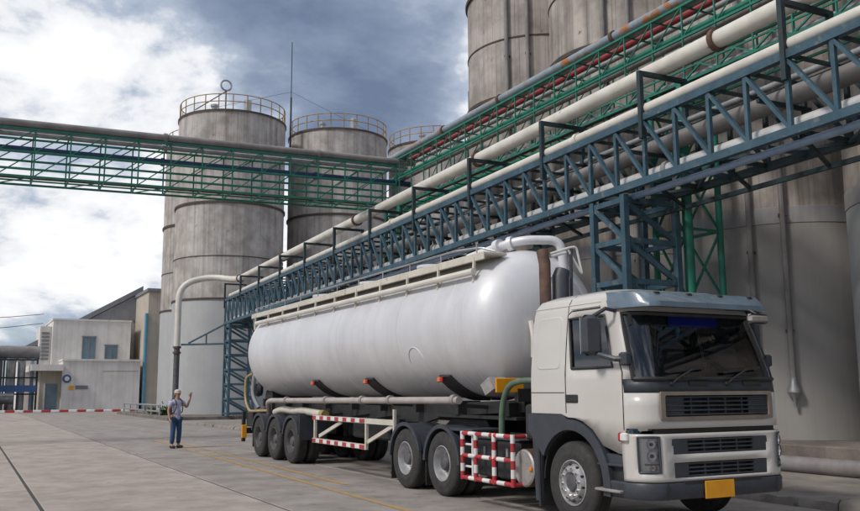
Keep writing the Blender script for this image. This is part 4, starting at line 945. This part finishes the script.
# blower pipe over the front end
MB().tube(smooth_path([(-3.6, .62, 3.96), (-2.85, .80, 4.07), (-2.5, 1.0, 4.14), (-2.2, 1.55, 4.13), (-2.2, 1.6, 3.6)], .2), .075, 14).build('top_pipe', TANK, tl)
MB().tube([(-2.95, .775, 4.055), (-2.85, .80, 4.07)], .13, 14).build('pipe_flange', TANK, tl); MB().tube([(-2.72, .87, 4.09), (-2.65, .91, 4.1)], .12, 14).build('pipe_flange', TANK, tl)
for x in (-6, -9, -12): MB().lathe([(.3, -.1), (.3, .10), (.34, .11), (.34, .16), (.05, .2)], (x, YC, 4.0), n=20).build('manhole', TANK, tl)
# front end bits
MB().box((-1.98, .36, 1.77), (.03, .50, .22), bev=.008).build('hazard_plate', YELLOW, tl); MB().box((-2.0, YC, 1.62), (.1, 1.4, .2)).build('headboard', BLACK, tl)
MB().prism([(-2.45, 1.78), (-2.2, 1.90), (-2.05, 1.72), (-2.3, 1.62)], 'y', .12, .42).build('valve_guard', ALU, tl)
MB().tube(smooth_path([(-1.93, .75, 2.75), (-1.85, .74, 2.5), (-1.9, .76, 2.2)], .1), .05, 8).build('end_handle', WHITE_PIPE, tl)
# rear end: fenders, hoses, posts
for y in (.02, 2.3):
    p = MB().box((-15.35, y+.03, .74), (.10, .10, .84), bev=.01).build('rear_post', BLACK, tl); MB().box((-15.29, y+.03, .60), (.06, .14, .36), bev=.01).build('amber_board', YELLOW, p)
MB().box((-15.35, YC, .62), (.1, 2.3, .16), bev=.01).build('rear_bumper', BLACK, tl); MB().box((-15.0, .3, .95), (.55, .4, .42), bev=.03).build('tool_box', BLACK, tl)
MB().tube(smooth_path([(-15.3, .25, 2.2), (-15.5, .12, 2.1), (-15.45, .1, 1.5), (-15.1, .12, 1.16), (-14.3, .12, 1.18), (-13.6, .25, 1.2)], .22), .035, 10).build('yellow_hose', YHOSE, tl)
MB().tube(smooth_path([(-14.9, .45, 2.1), (-15.25, .3, 2.25), (-15.35, .28, 1.6), (-15.1, .4, 1.25)], .2), .06, 10).build('rear_pipe', STEEL, tl); MB().lathe([(.17, -.08), (.2, 0), (.17, .08)], (-15.3, .45, 1.75), 'y', 16).build('rear_valve', BLACK, tl)
MB().prism([(-15.3, 1.1), (-14.5, 1.1), (-14.5, 1.9), (-15.1, 1.7)], 'y', .6, 1.78).build('rear_cone_frame', BLACK, tl)

# ------------------------------------------------------------------ person
def skin_mesh(name, nodes, edges, m, parent, sub_=2, root=0):
    me = bpy.data.meshes.new(name); ks = list(nodes); me.from_pydata([tuple(Vector(nodes[k][0])) for k in ks], [(ks.index(a), ks.index(b)) for a, b in edges], [])
    me.materials.append(m); o = bpy.data.objects.new(name, me); COL.objects.link(o); o.parent = parent
    if parent: ORG[o] = ORG[parent]
    sk = o.modifiers.new('skin', 'SKIN'); sk.use_smooth_shade = True
    lay = me.skin_vertices[0].data if me.skin_vertices else None
    if lay is None:
        bm = bmesh.new(); bm.from_mesh(me); bm.verts.layers.skin.verify(); bm.to_mesh(me); bm.free(); lay = me.skin_vertices[0].data
    for i, k in enumerate(ks):
        r = nodes[k][1]; lay[i].radius = r if isinstance(r, tuple) else (r, r); lay[i].use_root = (i == root)
    ss = o.modifiers.new('subdivision', 'SUBSURF'); ss.levels = sub_; ss.render_levels = sub_
    return o
PX, PY = -18.68, -1.13
ps = thing('person', (PX, PY, 0), 'person in cap, lilac shirt and blue jeans waving one hand', 'person')
ps.rotation_euler = (0, 0, radians(22)); 
# local frame: faces +X, left hand is +Y
J = {'pelvis': ((0, 0, .93), (.13, .10)), 'waist': ((0, 0, 1.08), (.12, .09)), 'chest': ((.01, 0, 1.30), (.15, .10)), 'upper': ((0, 0, 1.42), (.12, .085)), 'neck': ((.01, 0, 1.50), .055), 'chin': ((.045, 0, 1.575), (.06, .065)), 'head': ((.03, 0, 1.64), (.08, .09)), 'crown': ((.02, 0, 1.72), (.065, .07)),
     'ls': ((0, .17, 1.415), .062), 'le': ((.10, .30, 1.22), .043), 'lw': ((.20, .34, 1.50), .031), 'lp': ((.21, .345, 1.57), (.034, .02)),
     'rs': ((0, -.17, 1.415), .062), 're': ((-.03, -.27, 1.14), .043), 'rw': ((.06, -.28, .92), .029), 'rp': ((.08, -.28, .85), (.036, .02)),
     'lh': ((0, .10, .90), .09), 'lk': ((.02, .11, .50), .060), 'la': ((-.02, .11, .09), .042), 'lt': ((.13, .13, .04), .040),
     'rh': ((0, -.10, .90), .09), 'rk': ((.03, -.12, .50), .060), 'ra': ((0, -.13, .09), .042), 'rt': ((.15, -.16, .04), .040)}
ED = [('pelvis', 'waist'), ('waist', 'chest'), ('chest', 'upper'), ('upper', 'neck'), ('neck', 'chin'), ('chin', 'head'), ('head', 'crown'), ('upper', 'ls'), ('ls', 'le'), ('le', 'lw'), ('lw', 'lp'), ('upper', 'rs'), ('rs', 're'), ('re', 'rw'), ('rw', 'rp'),
      ('pelvis', 'lh'), ('lh', 'lk'), ('lk', 'la'), ('la', 'lt'), ('pelvis', 'rh'), ('rh', 'rk'), ('rk', 'ra'), ('ra', 'rt')]
def fingers(tag_, base, up, spread, thumb):
    base, up, spread = Vector(base), Vector(up), Vector(spread)
    for k, ln in enumerate((.062, .078, .082, .072)):
        a = base+spread*(.026*(k-1.5)); m1 = a+up*ln*.55; m2 = a+up*ln+Vector((.008, 0, 0))
        J[f'{tag_}{k}a'] = (a+up*.015, .0095); J[f'{tag_}{k}b'] = (m1+up*.02, .0088); J[f'{tag_}{k}c'] = (m2+up*.025, .008)
        ED.extend([(tag_+'p', f'{tag_}{k}a'), (f'{tag_}{k}a', f'{tag_}{k}b'), (f'{tag_}{k}b', f'{tag_}{k}c')])
    t0 = base-up*.01+spread*thumb*.05; J[tag_+'ta'] = (t0, .010); J[tag_+'tb'] = (t0+spread*thumb*.03+up*.045, .009); ED.extend([(tag_+'p', tag_+'ta'), (tag_+'ta', tag_+'tb')])
fingers('l', (.215, .345, 1.595), (.15, .0, 1), (0, 1, 0), -1)
fingers('r', (.085, -.28, .825), (.25, .0, -1), (.9, 0, .2), 1)
body = skin_mesh('body', J, ED, SKIN, ps)
SH = {'hem': ((0, 0, .80), (.15, .125)), 'hip': ((0, 0, .92), (.155, .13)), 'waist': ((0, 0, 1.06), (.15, .12)), 'chest': ((.01, 0, 1.30), (.175, .125)), 'upper': ((0, 0, 1.42), (.14, .10)), 'col': ((.005, 0, 1.475), .07),
      'ls': ((0, .18, 1.415), .08), 'le': ((.06, .25, 1.28), .07), 'rs': ((0, -.18, 1.415), .08), 're': ((-.02, -.235, 1.25), .07)}
skin_mesh('shirt', SH, [('hem', 'hip'), ('hip', 'waist'), ('waist', 'chest'), ('chest', 'upper'), ('upper', 'col'), ('upper', 'ls'), ('ls', 'le'), ('upper', 'rs'), ('rs', 're')], SHIRT, ps)
JN = {'p': ((0, 0, .94), (.14, .115)), 'lh': ((0, .095, .86), .105), 'lk': ((.02, .11, .50), .082), 'la': ((-.02, .11, .12), .072), 'rh': ((0, -.095, .86), .105), 'rk': ((.03, -.12, .50), .082), 'ra': ((0, -.13, .12), .072)}
skin_mesh('jeans', JN, [('p', 'lh'), ('lh', 'lk'), ('lk', 'la'), ('p', 'rh'), ('rh', 'rk'), ('rk', 'ra')], JEANS, ps)
def lb(mb, name, m):                                        # build in the person's local frame
    o = bpy.data.objects.new(name, mb.mesh(name, m)); COL.objects.link(o); o.parent = ps; return o
lb(MB().lathe([(.098, 1.665), (.103, 1.70), (.095, 1.745), (.06, 1.778), (.002, 1.786)], (.025, 0, 0), n=20), 'cap', CAPM)
lb(MB().prism([(.09, -.075), (.17, -.05), (.19, 0), (.17, .05), (.09, .075)], 'z', 1.665, 1.677), 'cap_brim', CAPM)
lb(MB().loft([[Vector((-.085, y, z)), Vector((-.03, y*1.25, z))] for y, z in ((-.07, 1.56), (-.085, 1.62), (-.08, 1.68), (0, 1.70), (.08, 1.68), (.085, 1.62), (.07, 1.56))], False), 'hair', BLACK)
lb(MB().add([(.118, -.012, 1.605), (.118, .012, 1.605), (.142, 0, 1.60), (.115, 0, 1.645)], [(0, 1, 2), (0, 2, 3), (1, 3, 2)]), 'nose', SKIN)
for y in (-.032, .032): lb(MB().lathe([(.011, -.006), (.011, .006)], (.112, y, 1.645), 'x', 8), 'eye', BLACK); lb(MB().box((.02, y*3.0, 1.63), (.03, .02, .06), bev=.006), 'ear', SKIN)
lb(MB().box((.106, 0, 1.572), (.012, .04, .010)), 'mouth', RED)
for s_, x, y in ((1, .05, .12), (-1, .07, -.145)): lb(MB().box((x, y, .045), (.28, .10, .09), rotz=s_*.12, bev=.03), 'shoe', SHOE)
lb(MB().box((-.17, 0, 1.22), (.14, .28, .42), bev=.05), 'backpack', BLACK)
for y in (-.11, .11): lb(MB().tube(smooth_path([(-.12, y, 1.40), (-.03, y, 1.525), (.10, y, 1.44), (.165, y, 1.28), (.10, y*1.3, 1.08), (-.12, y*1.2, 1.05)], .06), .016, 6), 'backpack_strap', BLACK)
lb(MB().box((.18, .02, 1.20), (.012, .06, .09), bev=.004), 'badge', WHITE); lb(MB().tube([(.05, -.07, 1.48), (.18, .02, 1.25), (.05, .07, 1.48)], .005, 5), 'lanyard', WHITE)
